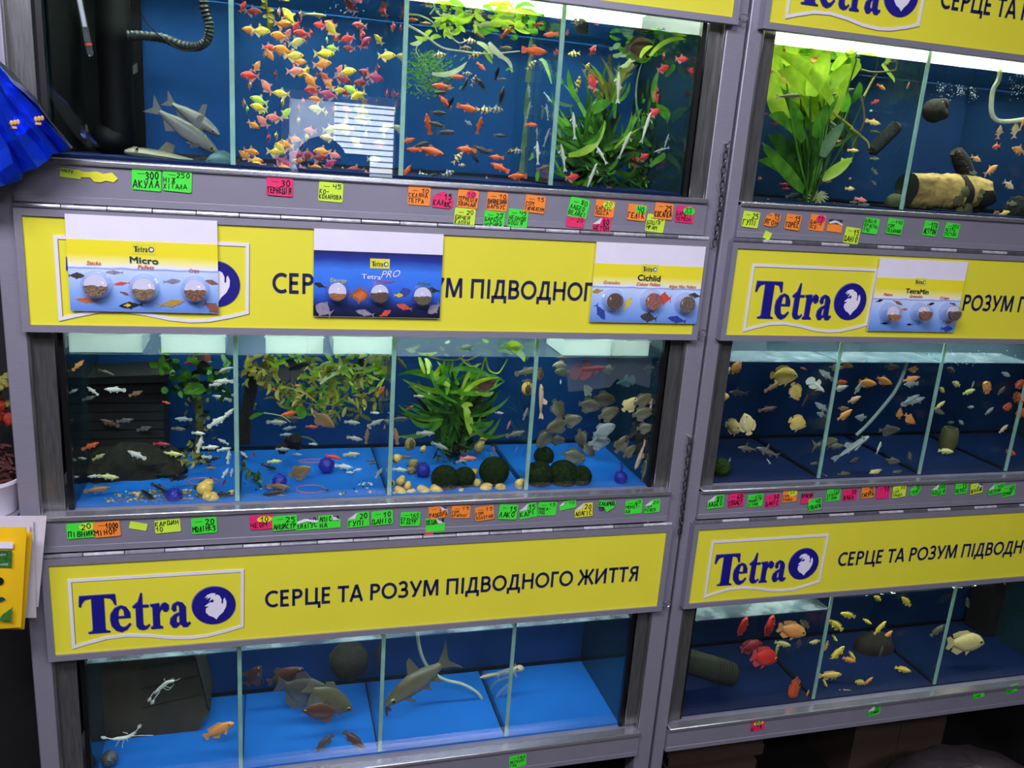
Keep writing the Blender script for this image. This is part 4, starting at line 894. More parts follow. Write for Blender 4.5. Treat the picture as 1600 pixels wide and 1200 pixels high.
for _ in range(6): p.leaf((295 + R.uniform(-8, 8), 612), (312 + R.uniform(-8, 14), 606 + R.uniform(-6, 6)), .1, 14, 'g', .13, n=4)
p.stem([(305, 600), (312, 660), (306, 720)], 8, 't', .2); p.sprigs((292, 625, 332, 728), 60, 9, 4, 'tdko', (.15, .22))
p.sprigs((278, 712, 312, 728), 14, 12, 4, 'yo', (.12, .18), 'roots'); p.done()
p = Plant('floating_weed', 'tangle of yellow-green floating weed in the compartment of the black betta', at(500, 590, .15), GP, BT[1])
p.sprigs((383, 553, 430, 600), 55, 17, 5, 'oyyt', (.07, .2)); p.sprigs((425, 556, 600, 586), 110, 18, 6, 'bbbgyp', (.07, .24)); p.sprigs((432, 578, 598, 632), 190, 17, 5, 'oyobtg', (.07, .24)); p.sprigs((455, 620, 565, 652), 46, 17, 5, 'ooyg', (.08, .2))
for a, b, w, k in (((465, 635), (472, 655), 15, 'g'), ((420, 580), (435, 600), 6, 'y'), ((440, 605), (500, 635), 3, 'y'), ((500, 600), (545, 580), 6, 'p'), ((520, 620), (525, 590), 12, 'o'), ((590, 620), (602, 590), 6, 'b'), ((575, 615), (600, 605), 6, 'y'), ((390, 655), (412, 646), 7, 'g'), ((470, 682), (497, 695), 3, 'e')): p.leaf(a, b, .12, w, k, .09)
p.stem([(568, 578), (575, 560), (590, 555), (606, 557), (612, 566), (611, 582)], 2, 'y', .08, 'runner'); p.stem([(412, 645), (440, 650), (454, 660)], 1, 'p', .1, 'runner'); p.stem([(452, 612), (480, 630), (520, 632), (540, 618)], 1.4, 'o', .1, 'runner')
p.done()
for lab, x, y, dx, dy, n in (('little green sprout on the blue floor right of the first glass divider', 384, 728, 6, 12, 14), ('low dark green sprig on the blue floor near the small rings', 396, 748, 16, 9, 20)):
    p = Plant('plant_sprig', lab, at(x, y, .1), GP, BT[1]); p.sprigs((x - dx, y - dy, x + dx, y + dy), n, 9, 4, 'god', (.08, .12)); p.done()
p = Plant('sword_plant', 'big arching sword plant with long narrow leaves behind the yellow snails', at(705, 715, .17), GP, BT[2])
for x0, y0, x1, y1, w, k, bd in ((692, 592, 621, 586, 8, 'g', -.12), (704, 578, 772, 592, 8, 'g', .12), (727, 636, 735, 681, 13, 'b', .03), (722, 636, 739, 634, 8, 'b', .2), (694, 585, 680, 600, 9, 'g', .1), (690, 612, 700, 590, 8, 'g', .1), (744, 612, 772, 612, 8, 'b', -.12), (690, 660, 621, 681, 8, 'g', .14), (692, 655, 622, 632, 7, 'g', .12), (690, 650, 618, 640, 5, 'd', .1), (692, 655, 640, 652, 8, 'g', .15), (710, 645, 655, 620, 6, 'd', .1), (735, 650, 797, 618, 7, 'g', -.12), (735, 648, 780, 610, 8, 'd', -.1), (735, 662, 796, 676, 8, 'g', -.2), (740, 660, 772, 656, 9, 'g', -.15), (735, 680, 768, 665, 7, 'e', .0), (742, 610, 744, 585, 7, 'g', 0), (720, 640, 706, 575, 8, 'd', .05), (700, 640, 688, 575, 8, 'd', .05), (765, 707, 769, 716, 4, 'e', .2), (665, 560, 668, 585, 9, 'b', .1), (690, 570, 672, 588, 9, 'b', .1), (655, 558, 664, 585, 6, 'b', 0), (705, 570, 690, 585, 9, 'g', 0), (800, 545, 822, 566, 10, 'b', .1)):
    p.leaf((x0, y0), (x1, y1), bd, w, k, R.uniform(.08, .14), R.uniform(.06, .14), n=8)
for _ in range(22):
    a = R.uniform(.15, PI - .15); p.leaf((708 + R.uniform(-14, 14), 618 + R.uniform(-18, 18)), (708 + R.uniform(45, 88) * math.cos(a), max(561, 606 - 46 * math.sin(a))), R.choice((-1, 1)) * R.uniform(.05, .2), R.uniform(6, 10), R.choice('gggb'), R.uniform(.09, .16), R.uniform(.07, .18), n=8)
for _ in range(75):
    a = R.uniform(.1, PI - .1); l = R.uniform(40, 95); p.leaf((706 + R.uniform(-20, 30), 690 + R.uniform(-30, 20)), (712 + l * math.cos(a), max(565, 665 - l * math.sin(a))), R.uniform(-.15, .15), R.uniform(6, 9), R.choice('dddgk'), R.uniform(.14, .26), n=6)
for pts, k in (([(717, 558), (730, 563), (752, 553)], 'y'), ([(752, 583), (756, 565), (759, 558)], 'y'), ([(759, 558), (764, 578), (778, 583), (788, 570), (793, 560)], 'b'), ([(668, 556), (690, 562), (715, 562), (725, 556)], 'y'), ([(720, 560), (735, 572), (752, 568)], 'p')): p.stem(pts, 1.6, k, .07, 'runner')
p.sprigs((680, 690, 730, 725), 40, 12, 3, 'kdt', (.12, .2), 'roots'); p.done()
p = Plant('floating_plant', 'thin pale leaves floating on the water above the sword plant', at(700, 540, .15), GP, BT[2])
for _ in range(22): x, y = R.uniform(635, 820), R.uniform(532, 552); p.leaf((x, y), (x + R.uniform(-36, 36), y + R.uniform(-5, 8)), .1, R.uniform(3, 6), R.choice('pbge'), R.uniform(.09, .2), n=4)
p.leaf((790, 540), (820, 548), .1, 14, 'b', .12); p.done()
# ------------------------------------------------------------------ ornaments and fittings in the tanks
def on_floor(px, py, zf, r):
    """Depth at which a thing of radius r seen at this pixel rests on a floor at height zf."""
    d = AX[0] * (px - 800) + AX[1] * (py - 600) + AX[2] * F; t = (zf + r - CAM.z) / d.z
    return min(max(CAM.y + d.y * t, .045 + r), .285)
def simple(name, mb, m, label, cat, group=None, smooth=40): return tag(mb.build(name, m, smooth=smooth), label, cat, group)
M['moss'] = mat('moss_green', rgb(34, 52, 20), 0.95, scale=160, col2=rgb(14, 24, 10), bump=1.2, detail=2, spec=.1)
M['ballblue'] = mat('blue_spiky_plastic', rgb(44, 44, 172), 0.45, scale=200, var=.25, bump=.8)
M['black_plastic'] = mat('black_plastic', rgb(7, 7, 8), 0.6, spec=.2, var=.3, scale=20)
M['sponge'] = mat('black_sponge', rgb(24, 22, 20), 0.95, scale=240, var=.3, bump=1.0)
M['ring'] = mat('pink_plastic_ring', rgb(206, 96, 110), 0.4, var=.05)
M['hose'] = mat('pale_air_hose', rgb(196, 206, 176), 0.35, var=.06); M['hose_grey'] = mat('grey_air_hose', rgb(130, 146, 140), 0.35, var=.08)
M['bark'] = mat('tan_bark', rgb(196, 164, 92), 0.85, scale=16, col2=rgb(92, 70, 34), bump=1.5, bscale=60, stretch=(1, 3, 3), detail=8)
M['wood_dark'] = mat('dark_driftwood', rgb(40, 30, 24), 0.9, scale=40, var=.3, bump=1.0); M['olive_stone'] = mat('olive_stone', rgb(96, 90, 48), 0.8, scale=26, var=.25, bump=.6)
M['brown_block'] = mat('brown_clay', rgb(70, 62, 44), 0.85, scale=14, var=.25, bump=.4); M['dark_block'] = mat('dark_brown_block', rgb(15, 12, 11), 0.8, scale=14, var=.3)
def ball_thing(name, px, py, rpx, d, m, label, cat, group, noise=0.02, sc=(1, 1, .94), zf=None):
    if zf: d = on_floor(px, py, zf, rpx * px_size(at(px, py, .12)) * .9)
    c = at(px, py, d); r = rpx * px_size(c); return simple(name, MB().ball(c, r, 0, 22, 14, sc, noise, R), m, label, cat, group)
for x, y, r, d, lab in ((695, 747, 22, .10, 'dark moss ball in front of the sword plant roots'), (726, 745, 17, .14, 'smaller moss ball tucked behind the one by the sword plant'), (772, 736, 24, .13, 'large moss ball between the sword plant and the silver disc fish'), (842, 742, 23, .12, 'moss ball just past the third glass divider, leftmost of its pile'), (880, 742, 25, .09, 'frontmost moss ball of the pile past the third divider'), (907, 744, 18, .11, 'rightmost moss ball of the pile past the third divider'), (850, 712, 16, .19, 'highest moss ball at the back of the pile')):
    ball_thing('moss_ball', x, y, r, d, M['moss'], lab, 'moss ball', 'moss balls', zf=.922 if y > 720 else None)
ball_thing('moss_ball', 1127, 730, 15, .08, mat('bright_moss', rgb(58, 84, 28), .95, scale=160, col2=rgb(24, 44, 14), bump=1.2, detail=2, spec=.1), 'bright green moss ball at the near end of the golden disc fish tank', 'moss ball', 'moss balls')
for x, y, r, d, lab in ((272, 774, 13, .09, 'blue plastic ball beside the stacked yellow snails'), (510, 727, 13, .17, 'blue plastic ball above the pink ring on the blue floor'), (437, 752, 12, .13, 'blue plastic ball behind a brown fish on the blue floor'), (661, 734, 12, .13, 'blue plastic ball left of the moss balls'), (970, 746, 11, .08, 'blue plastic ball with a sucker stem, beyond the moss balls')):
    d = on_floor(x, y, .922, r * px_size(at(x, y, .12))); c = at(x, y, d); rr = r * px_size(c); mb = MB().ball(c, rr * .92, 0, 18, 12)
    for i in range(60):
        a, b = R.uniform(0, 2 * PI), R.uniform(-1, 1); v = Vector((math.cos(a) * math.sqrt(1 - b * b), math.sin(a) * math.sqrt(1 - b * b), b)); mb.tube([c + v * rr * .85, c + v * rr * 1.05], [rr * .09, rr * .04], 5)
    if x == 970: mb.tube([c + Vector((.0, 0, rr * .9)), c + Vector((.001, 0, rr * 1.6)), c + Vector((-.004, 0, rr * 2.2))], .002, 6)
    simple('plastic_ball', mb, M['ballblue'], lab, 'aquarium ball', 'blue plastic balls')
for x, y, w, h, d, lab in ((485, 764, 44, 17, .08, 'pink plastic ring lying flat on the blue floor'), (317, 752, 48, 15, .11, 'red ring lying behind the stacked yellow snails'), (490, 720, 46, 8, .2, 'thin pink ring lying behind the blue ball')):
    d = on_floor(x, y, .922, .001); c = at(x, y, d); s = px_size(c); path = [at(x + w / 2 * math.cos(a), y + h / 2 * math.sin(a), d) for a in [k * 2 * PI / 28 for k in range(28)]]
    path = [Vector((q.x, d + (q.z - c.z) * 1.8, c.z)) for q in path]
    simple('feeding_ring', MB().tube(path, .0009, 6, closed=True), M['ring'], lab, 'ring', 'pink rings')
# snails
def snail_mesh():
    b = MB(); b.ball((0, 0, 0), .5, 0, 16, 10, (1, .85, .92)); n = 26; o = []
    for i in range(n):
        t = i / (n - 1); a = t * 4.6 * PI; r = .34 * (1 - t) + .03; o.append(((.24 + .26 * t) , 0, .24 + .22 * t) if False else (.20 + .22 * t + r * .35 * math.cos(a), r * .35 * math.sin(a), .22 + .24 * t))
    b.tube(o, [.27 * (1 - i / n) + .03 for i in range(n)], 8)
    b.ball((-.12, 0, -.44), .3, 1, 10, 6, (1.3, .7, .4)); b.tube([(-.4, .06, -.42), (-.62, .1, -.34)], .03, 5, 1).tube([(-.4, -.06, -.42), (-.62, -.1, -.34)], .03, 5, 1)
    return b
M['snail_foot'] = mat('snail_foot', rgb(96, 84, 60), 0.6, scale=200, var=.3)
M['snail'] = mat('snail_shell', rgb(244, 204, 104), 0.35, scale=6, col2=rgb(216, 170, 76)); M['snail_olive'] = mat('olive_snail_shell', rgb(190, 164, 88), 0.35, scale=8, col2=rgb(120, 96, 44))
SM = {k: snail_mesh().mesh('snail_' + k, [M[k], M['snail_foot']]) for k in ('snail', 'snail_olive')}
SN = '''641 694 20 snail_olive 95|large olive snail climbing the glass right of the second divider
620 716 15 snail 40|yellow snail against the second divider, above the floor snails
661 702 10 snail 20|tiny tan snail above the blue ball
645 724 15 snail_olive 10|olive snail upper one of two beside the blue ball
643 735 13 snail_olive 200|olive snail lower one of two beside the blue ball
626 752 15 snail 20|yellow snail behind the front row, nearest the second divider
637 759 13 snail 60|pale snail squeezed behind the front row of snails
626 770 19 snail 150|yellow snail with dark foot, first of the front row
641 771 15 snail 10|cream snail second of the front row
662 769 20 snail 170|round yellow snail third of the front row
682 765 22 snail 0|largest yellow snail, fourth of the front row
612 755 11 snail 90|pale snail pressed on the second glass divider
739 739 15 snail 30|yellow snail between two moss balls
745 754 14 snail 190|small yellow snail in front of the smaller moss ball
759 764 21 snail 20|yellow snail under the large moss ball, left of a pair
782 764 20 snail 200|yellow snail under the large moss ball, right of a pair
811 755 14 snail 10|upper yellow snail by the foot of the third divider
811 765 16 snail_olive 120|lower olive snail by the foot of the third divider
720 767 8 snail 0|tiny yellow snail alone before the moss balls
707 772 6 snail 0|tiniest snail at the front edge, right of the largest one
824 607 22 snail 80|bright yellow snail high on the third glass divider
841 584 20 snail_olive 100|olive snail above the bright one on the third divider
749 699 18 snail_olive 30|dark olive snail among the sword plant leaves
614 774 9 snail 0|small pale snail at the front foot of the second divider
320 763 26 snail 30|upper of two stacked yellow snails by the blue ball
331 779 24 snail 200|lower of two stacked yellow snails by the blue ball
361 770 9 snail 0|small white snail at the foot of the first divider
215 773 8 snail 0|single white snail on the gravel'''
for row in SN.split('\n'):
    a, lab = row.split('|'); x, y, dpx, k, rot = a.split(); x, y, dpx = float(x), float(y), float(dpx)
    d = .055 if x in (641, 824, 841, 612, 620) else (.16 if y < 706 else on_floor(x, y, .922, dpx * .45 * px_size(at(x, y, .08)))); c = at(x, y, d); s = dpx * px_size(c)
    o = bpy.data.objects.new('apple_snail', SM[k]); COL.objects.link(o); o.location = c; o.scale = (s, s, s); o.rotation_euler = (0, math.radians(float(rot)) if d == .055 else R.uniform(-.3, .3), math.radians(float(rot)))
    tag(o, lab, 'snail', 'apple snails')
# gravel
def gravel(label, boxes, n, z, rng, cols):
    g = MB(); mats = [mat('gravel_' + c, rgb(*v), 0.7, var=.2, scale=300) for c, v in cols.items()]
    for i in range(n):
        b = R.choice(boxes); c = at(R.uniform(b[0], b[2]), R.uniform(b[1], b[3]), .1); d = R.uniform(*b[4:6])
        x = c.x; r = R.uniform(*rng); g.ball((x, d, z + r * .5), r, R.randrange(len(mats)), 6, 4, (1, .9, .6), .15, R)
    return tag(g.build('gravel', mats), label, 'gravel', None, 'stuff')
gravel('pale gravel scattered on the floor before the dark block', [(170, 780, 345, 790, .05, .075), (180, 770, 300, 780, .07, .10)], 150, .922, (.0018, .0035), dict(cream=(210, 196, 150), grey=(120, 112, 88), tan=(160, 140, 96)))
gravel('a few white pebbles on the blue floor by the second divider', [(500, 770, 590, 780, .05, .08), (560, 765, 580, 772, .08, .11), (400, 775, 430, 780, .06, .1)], 34, .922, (.0015, .0032), dict(white=(222, 220, 210), black=(30, 32, 34)))
# slab, mound, tubes in the middle aquarium
c0, c1 = at(112, 600, .2), at(256, 690, .2)
b = MB().box(c0.x, c1.x, .20, .29, .924, c0.z)
for i in range(9): z = .935 + (c0.z - .935) * i / 9; b.box(c0.x - .001, c1.x + .001, .197, .2, z, z + .014)
b.prism([[(c0.x - .01, c0.z), (c1.x + .012, c0.z + .006), (c1.x + .014, c0.z + .02), (c0.x - .01, c0.z + .012)]], .19, .29)
simple('filter_block', b, M['dark_block'], 'dark brown slatted block at the back behind the pale mollies', 'filter block')
b = MB(); c = at(205, 742, .19); b.ball((c.x, .2, .935), .07, 0, 18, 10, (1.25, .7, .62), .16, R).ball((c.x - .05, .17, .93), .035, 0, 12, 8, (1.4, .8, .7), .2, R).ball((c.x + .06, .18, .93), .03, 0, 12, 8, (1.2, .9, .6), .2, R)
simple('mossy_mound', b, mat('olive_mulm', rgb(34, 32, 14), 0.95, scale=90, col2=rgb(12, 12, 6), bump=1), 'dark olive mossy mound on the floor in front of the dark block', 'driftwood')
b = MB(); b.tube([at(397, 572, .16), at(392, 610, .16), at(384, 650, .16), at(380, 692, .16)], [.010, .011, .011, .013], 10)
simple('filter_tube', b, M['sponge'], 'black mossy tube standing right of the first divider', 'filter')
b = MB(); c = at(457, 694, .2)
for i in range(7): b.ball((c.x + R.uniform(-.02, .02), .2 + R.uniform(-.01, .01), c.z + R.uniform(-.012, .012)), R.uniform(.008, .014), 0, 10, 6, (1, 1, 1), .2, R)
simple('lava_rock', b, M['sponge'], 'black rough lump at the back edge of the blue floor', 'rock')
b = MB(); c = at(713, 668, .2); b.ball((c.x, .21, c.z - .01), .027, 0, 14, 12, (.95, .8, 2.0), .12, R)
simple('tree_stump', b, mat('brown_stump', rgb(64, 38, 24), 0.9, scale=60, var=.3, bump=1), 'dark brown stump among the sword plant leaves', 'driftwood')
# floating boxes and bag
M['milky'] = glass_mat('milky_plastic', (0.9, 0.95, 0.95, 1), 0.07, 0.05, body=0.42, bodycol=(0.86, 0.92, 0.9, 1))
for i, (xa, xb, lab) in enumerate(((108, 222, 'floating milky plastic box nearest the left rack post'), (252, 352, 'floating milky plastic box just before the first divider'), (415, 505, 'floating milky plastic box right of the first divider'), (521, 612, 'floating milky plastic box just before the second divider'), (880, 955, 'floating milky plastic box over the silver disc fish, nearer of two'), (958, 1014, 'floating milky plastic box over the silver disc fish, farther of two'))):
    a, b_ = at(xa, 545, .05).x, at(xb, 545, .05).x; z0, z1, y0, y1, t = 1.178, 1.207, .050, .15, .0012; b = MB()
    b.box(a, b_, y0, y1, z0, z0 + t).box(a, b_, y0, y0 + t, z0 + t, z1).box(a, b_, y1 - t, y1, z0 + t, z1).box(a, a + t, y0 + t, y1 - t, z0 + t, z1).box(b_ - t, b_, y0 + t, y1 - t, z0 + t, z1).box(a - .002, b_ + .002, y0 - .002, y0, z1 - .002, z1)
    simple('floating_box', b, M['milky'], lab, 'plastic box', 'floating plastic boxes')
q = [(883, 556), (946, 555), (957, 556), (1016, 556), (1010, 603), (960, 590), (950, 603), (888, 612)]
W_ = [at(a, b, .07) for a, b in q]; b = MB(); cen = at(950, 580, .055)
for s_, dy in ((0, -.012), (1, .012)):
    n = len(b.v); b.v += [(w.x, .07 + (dy if 0 < i < 7 else dy * .3) + R.uniform(-.002, .002), w.z) for i, w in enumerate(W_)]; b.f.append([n + i for i in (range(8) if s_ else reversed(range(8)))]); b.m.append(0)
for i in range(8): j = (i + 1) % 8; b.f.append([i, j, 8 + j, 8 + i]); b.m.append(0)
simple('plastic_bag', b, M['clear'], 'clear plastic bag hanging in the water around the red betta', 'bag', smooth=20)
# top near aquarium fittings
a, b_ = at(58, 100, .27).x, at(222, 100, .28).x; b = MB().box(max(a, .048), b_, .284, .292, 1.478, 1.735)
b.box(.0475, .0495, .06, .284, 1.478, 1.735); sh = b.build('backing_sheet', M['film_black']); tag(sh, 'black backing sheet behind the grey sharks, with peeling patches', 'backing sheet')
for pts in ([(82, 150), (90, 148), (97, 158), (113, 158), (112, 188), (104, 172), (92, 165)], [(174, 102), (186, 100), (190, 108), (204, 105), (214, 98), (215, 112), (205, 119), (186, 118)], [(132, 194), (136, 195), (138, 207), (133, 204)], [(195, 236), (204, 228), (212, 236), (206, 242)]):
    MB().prism([[(lambda w: (w.x, w.z))(at(x, y, .282)) for x, y in pts]], .2815, .2838).build('peeling_patch', mat('grey_peel', rgb(92, 88, 84), 0.8, var=.2), sh)
T = empty('internal_filter', at(170, 100, .16), 'black internal filter with ribbed hose beside the thermometer', 'filter')
A1 = at(170, -10, .17); c = MB(); r = 26 * px_size(A1); c.lathe([(r * .9, -.30 + .10), (r, -.2 + .02), (r, -.05), (r * 1.03, -.048), (r * 1.03, -.02), (r, -.018), (r, .05)], (A1.x, .2, 1.70), (0, 0, 1), 20); c.ball((A1.x - .01, .2, 1.50), .034, 0, 12, 8, (1, .9, .8)); c.build('filter_body', M['black_plastic'], T)
hp = [at(x, y, .17) for x, y in smooth_path([(198, 55), (225, 56), (255, 60), (285, 71), (308, 73), (324, 62), (327, 40), (320, 15), (316, -12)], 8)]; rr = 8 * px_size(hp[0]); c = MB(); c.tube(hp, [rr * (1.0 if i % 2 else .82) for i in range(len(hp))], 10); c.build('ribbed_hose', mat('dark_grey_hose', rgb(44, 48, 46), 0.5, var=.2), T)
MB().tube([at(x, y, .15) for x, y in smooth_path([(217, -5), (220, 20), (238, 45), (262, 66), (290, 80), (315, 72), (325, 45)], 5)], .0012, 5).build('power_cord', M['black_plastic'], T)
T = empty('thermometer', at(140, 85, .055), 'glass thermometer tube with red mark leaning in front of the black filter', 'thermometer')
A1, B1 = at(121, -15, .055), at(142, 88, .055); MB().tube([A1, A1.lerp(B1, .96), B1], [.0046, .0046, .002], 12).build('glass_tube', M['clear'], T); MB().tube([A1, A1.lerp(B1, .55)], .0030, 10).build('white_scale', M['paper'], T); MB().tube([A1.lerp(B1, .80), A1.lerp(B1, .84)], .0050, 12).build('red_mark', M['txt_red'], T)
# farther top aquarium fittings
T = empty('hollow_log', at(1477, 312, .12), 'tan bark log with a ragged dark opening on the aquarium floor', 'log'); A1, B1 = at(1418, 316, .12), at(1532, 318, .14); rr = 27 * px_size(A1); zc = 1.476 + rr
ax = Vector((B1.x - A1.x, .012, 0)); n = 40; k = 22; c = MB()
for i in range(n + 1):
    u = i / n; rag = 0
    for j in range(k):
        an = 2 * PI * j / k; r_ = rr * (1 + .08 * math.sin(an * 3 + u * 5) + R.uniform(-.05, .05)); xx = ax * (u + (.05 * math.sin(an * 4) if i == n else 0)); c.v.append((A1.x + xx.x, .13 + xx.y + math.cos(an) * r_, zc + math.sin(an) * r_))
for i in range(n):
    for j in range(k):
        j2 = (j + 1) % k; u = i / n; an = 2 * PI * j / k
        hole = .60 < u < .72 and (PI * .4 < an < PI * 1.1) or (u > .82 and PI * .9 < an < PI * 1.35)
        c.f.append([i * k + j, i * k + j2, (i + 1) * k + j2, (i + 1) * k + j]); c.m.append(1 if hole else 0)
c.f.append([n * k + j for j in range(k)]); c.m.append(1); c.f.append([j for j in reversed(range(k))]); c.m.append(1)
c.build('bark_shell', [M['bark'], mat('log_hollow', rgb(20, 16, 10), 0.95)], T)
c = MB()
for x, y, r in ((1497, 312, 10), (1507, 300, 9), (1512, 326, 8), (1530, 308, 8), (1534, 300, 5), (1500, 330, 8)): q = at(x, y, .105); c.ball(q, r * px_size(q), 0, 9, 6, (1, .6, 1), .25, R)
c.build('ragged_bark', M['olive_stone'], T)
ball_thing('river_stone', 1398, 318, 15, .12, M['olive_stone'], 'olive stone left of the bark log, across the divider', 'stone', None, .05, (1.1, .9, 1))
c = MB(); c.tube([at(1494, 236, .2), at(1502, 252, .2), at(1511, 272, .2), at(1521, 294, .2)], [.013, .018, .017, .013], 12)
for i in range(10): q = at(1496 + i * 2.4, 240 + i * 5, .19); c.ball(q, R.uniform(.005, .010), 0, 8, 5, (1, 1, 1), .3, R)
simple('driftwood', c, M['wood_dark'], 'dark driftwood post leaning behind the bark log', 'driftwood')
c = MB(); q = at(1460, 173, .18); r = 19 * px_size(q); c.ball(q, r, 0, 18, 12, (1, .9, .95), .03, R).ball((q.x + r * .45, q.y - r * .3, q.z + r * .5), r * .6, 0, 12, 8, (.9, .8, .9), .04, R).ball((q.x + r * .7, q.y - r * .2, q.z - r * .2), r * .55, 0, 12, 8, (.9, .8, .9), .04, R)
simple('coconut_shell', c, mat('coconut_husk', rgb(34, 30, 26), 0.9, scale=90, var=.3, bump=.8), 'dark dented coconut shell floating past the divider', 'shell')
c = MB(); A1, B1 = at(1363, 236, .22), at(1400, 197, .22); c.tube([A1 - (B1 - A1) * .10, A1, A1.lerp(B1, .5), B1, B1 + (B1 - A1) * .10], [.004, .0125, .0145, .0135, .005], 14)
simple('sponge_filter', c, M['sponge'], 'dark oblong sponge leaning on the glass right of the broad-leaved plant', 'sponge')
ball_thing('lava_rock', 1592, 328, 22, .1, M['sponge'], 'dark pitted rock on the floor beyond the bark log', 'rock', None, .12)
def hose(pts, rpx, d, m, label, n=8):
    P = [at(x, y, d) for x, y in smooth_path(pts, 6)]; return simple('air_hose', MB().tube(P, rpx * px_size(P[0]), n), m, label, 'hose', 'aquarium air hoses')
hose([(1563, 108), (1560, 125), (1552, 140), (1549, 160), (1550, 178), (1558, 188), (1575, 190), (1600, 187), (1640, 184)], 3.6, .1, M['hose'], 'pale air hose bent in a corner at the far end of the top shelf')
hose([(1418, 560), (1411, 585), (1398, 612), (1376, 640), (1355, 664), (1338, 680)], 2.6, .09, M['hose_grey'], 'grey air hose curving down through the orange cichlids')
hose([(651, 980), (655, 1010), (663, 1034), (678, 1052), (698, 1063), (722, 1069), (744, 1081), (754, 1095), (751, 1099)], 2.6, .17, M['hose'], 'cream air hose curving behind the big silver barb')
hose([(796, 1058), (776, 1066), (763, 1082), (768, 1094), (782, 1094)], 2.4, .2, M['hose_grey'], 'pale mirror image of the air hose, modelled as a curl under the axolotl')  # reflection of the cream hose modelled as a separate tube
def bubbles(label, boxes, n, d):
    g = MB()
    for i in range(n):
        b = R.choice(boxes); q = at(R.gauss((b[0] + b[2]) / 2, (b[2] - b[0]) / 3.4), max(b[1] - 3, R.gauss((b[1] + b[3]) / 2, (b[3] - b[1]) / 3.4)), R.uniform(d, d + .06)); g.ball(q, R.uniform(.0003, .0011), 0, 6, 4)
    return tag(g.build('bubbles', M['bubble']), label, 'bubbles', None, 'stuff')
M['bubble'] = mat('bubble_white', rgb(232, 240, 246), 0.1, var=.02)
bubbles('white bubbles under the surface beyond the coconut shell', [(1460, 130, 1486, 152), (1493, 134, 1508, 150), (1515, 136, 1526, 156), (1580, 126, 1600, 150), (1445, 100, 1530, 108)], 230, .09)
bubbles('tiny bubbles under the surface above the bright tetras', [(505, 2, 570, 30)], 34, .09)
bubbles('bubbles on the surface at the far end of the golden disc fish tank', [(1478, 545, 1600, 568), (1478, 565, 1560, 570)], 60, .06)
# farther middle and lower aquarium ornaments
c = MB(); q = at(1478, 706, .17); c.lathe([(.014, 0), (.019, .012), (.021, .03), (.019, .048), (.015, .056), (.011, .056), (.011, .02)], (q.x, .17, .926), (0, 0, 1), 18); simple('clay_barrel', c, M['olive_stone'], 'dim olive barrel ornament on the dark floor', 'ornament')
T = empty('ribbed_filter', at(1115, 1045, .12), 'dark green ribbed filter cylinder beside the red parrot cichlids', 'filter'); A1, B1 = at(1058, 1028, .10), at(1146, 1054, .10); MB().tube([A1, A1.lerp(B1, .8), B1.lerp(A1, .06), B1], [.027, .028, .026, .016], 18).build('filter_body', mat('dark_green_plastic', rgb(52, 54, 40), 0.6, var=.2, scale=14), T)
c = MB()
for i in range(7): q = A1.lerp(B1, .62 + .055 * i); c.tube([q, q + (B1 - A1).normalized() * .0022], .0287 - .0006 * max(0, i - 4) * 2, 18)
c.build('grille', mat('dark_grille', rgb(34, 36, 28), 0.6), T)
c = MB(); q = at(1358, 1046, .2); c.ball((q.x, .2, .388), .05, 0, 18, 10, (1.1, .7, .9), .06, R); simple('lava_rock', c, M['wood_dark'], 'dark rounded rock behind the yellow cichlids', 'rock')
c = MB(); q = at(1560, 1000, .2); c.box(q.x - .05, q.x + .02, .2, .27, .39, .60).box(q.x - .02, q.x - .015, .197, .2, .39, .60); simple('filter_block', c, M['dark_block'], 'dark upright block behind the pale cream cichlid', 'filter block')
# lower near aquarium
c0, c1 = at(165, 1100, .2), at(325, 1100, .2); T = empty('clay_shelter', ((c0.x + c1.x) / 2, .2, .388), 'dark olive angular clay shelter behind the white crayfish', 'ornament'); c = MB(); L_ = c1.x - c0.x
c.prism([[(c0.x, .388), (c1.x - .02, .388), (c1.x + .005, .43), (c1.x - .018, .56), (c1.x - .07, .60), (c0.x + .01, .585), (c0.x - .012, .45)]], .165, .262)
c.build('clay_body', M['brown_block'], T, bevel=.004)
c = MB()
for i in range(3): c.tube([(c0.x + .07, .1645, .45 + i * .042), (c1.x - .006 - i * .006, .1645, .468 + i * .042)], .0012, 5)
c.build('groove', M['dark'], T)
ball_thing('coconut_shell', 545, 1032, 31, .2, mat('dark_husk', rgb(44, 40, 34), 0.9, scale=80, var=.2, bump=.6), 'dark round coconut shell high behind the brown gouramis', 'shell', None, .03)
c = MB(); q = at(171, 1185, .09); r = 13 * px_size(q); c.ball(q, r, 0, 14, 10, (1, 1, .9), .05, R).tube([q + Vector((r * .5 * math.cos(i * .7) * (1 - i / 14), -r * .8, r * .5 * math.sin(i * .7) * (1 - i / 14))) for i in range(14)], [r * .25 * (1 - i / 16) for i in range(14)], 6); simple('ramshorn_snail', c, mat('grey_shell', rgb(96, 100, 104), 0.4, scale=80, var=.35), 'mottled grey snail on the floor before the clay shelter', 'snail')
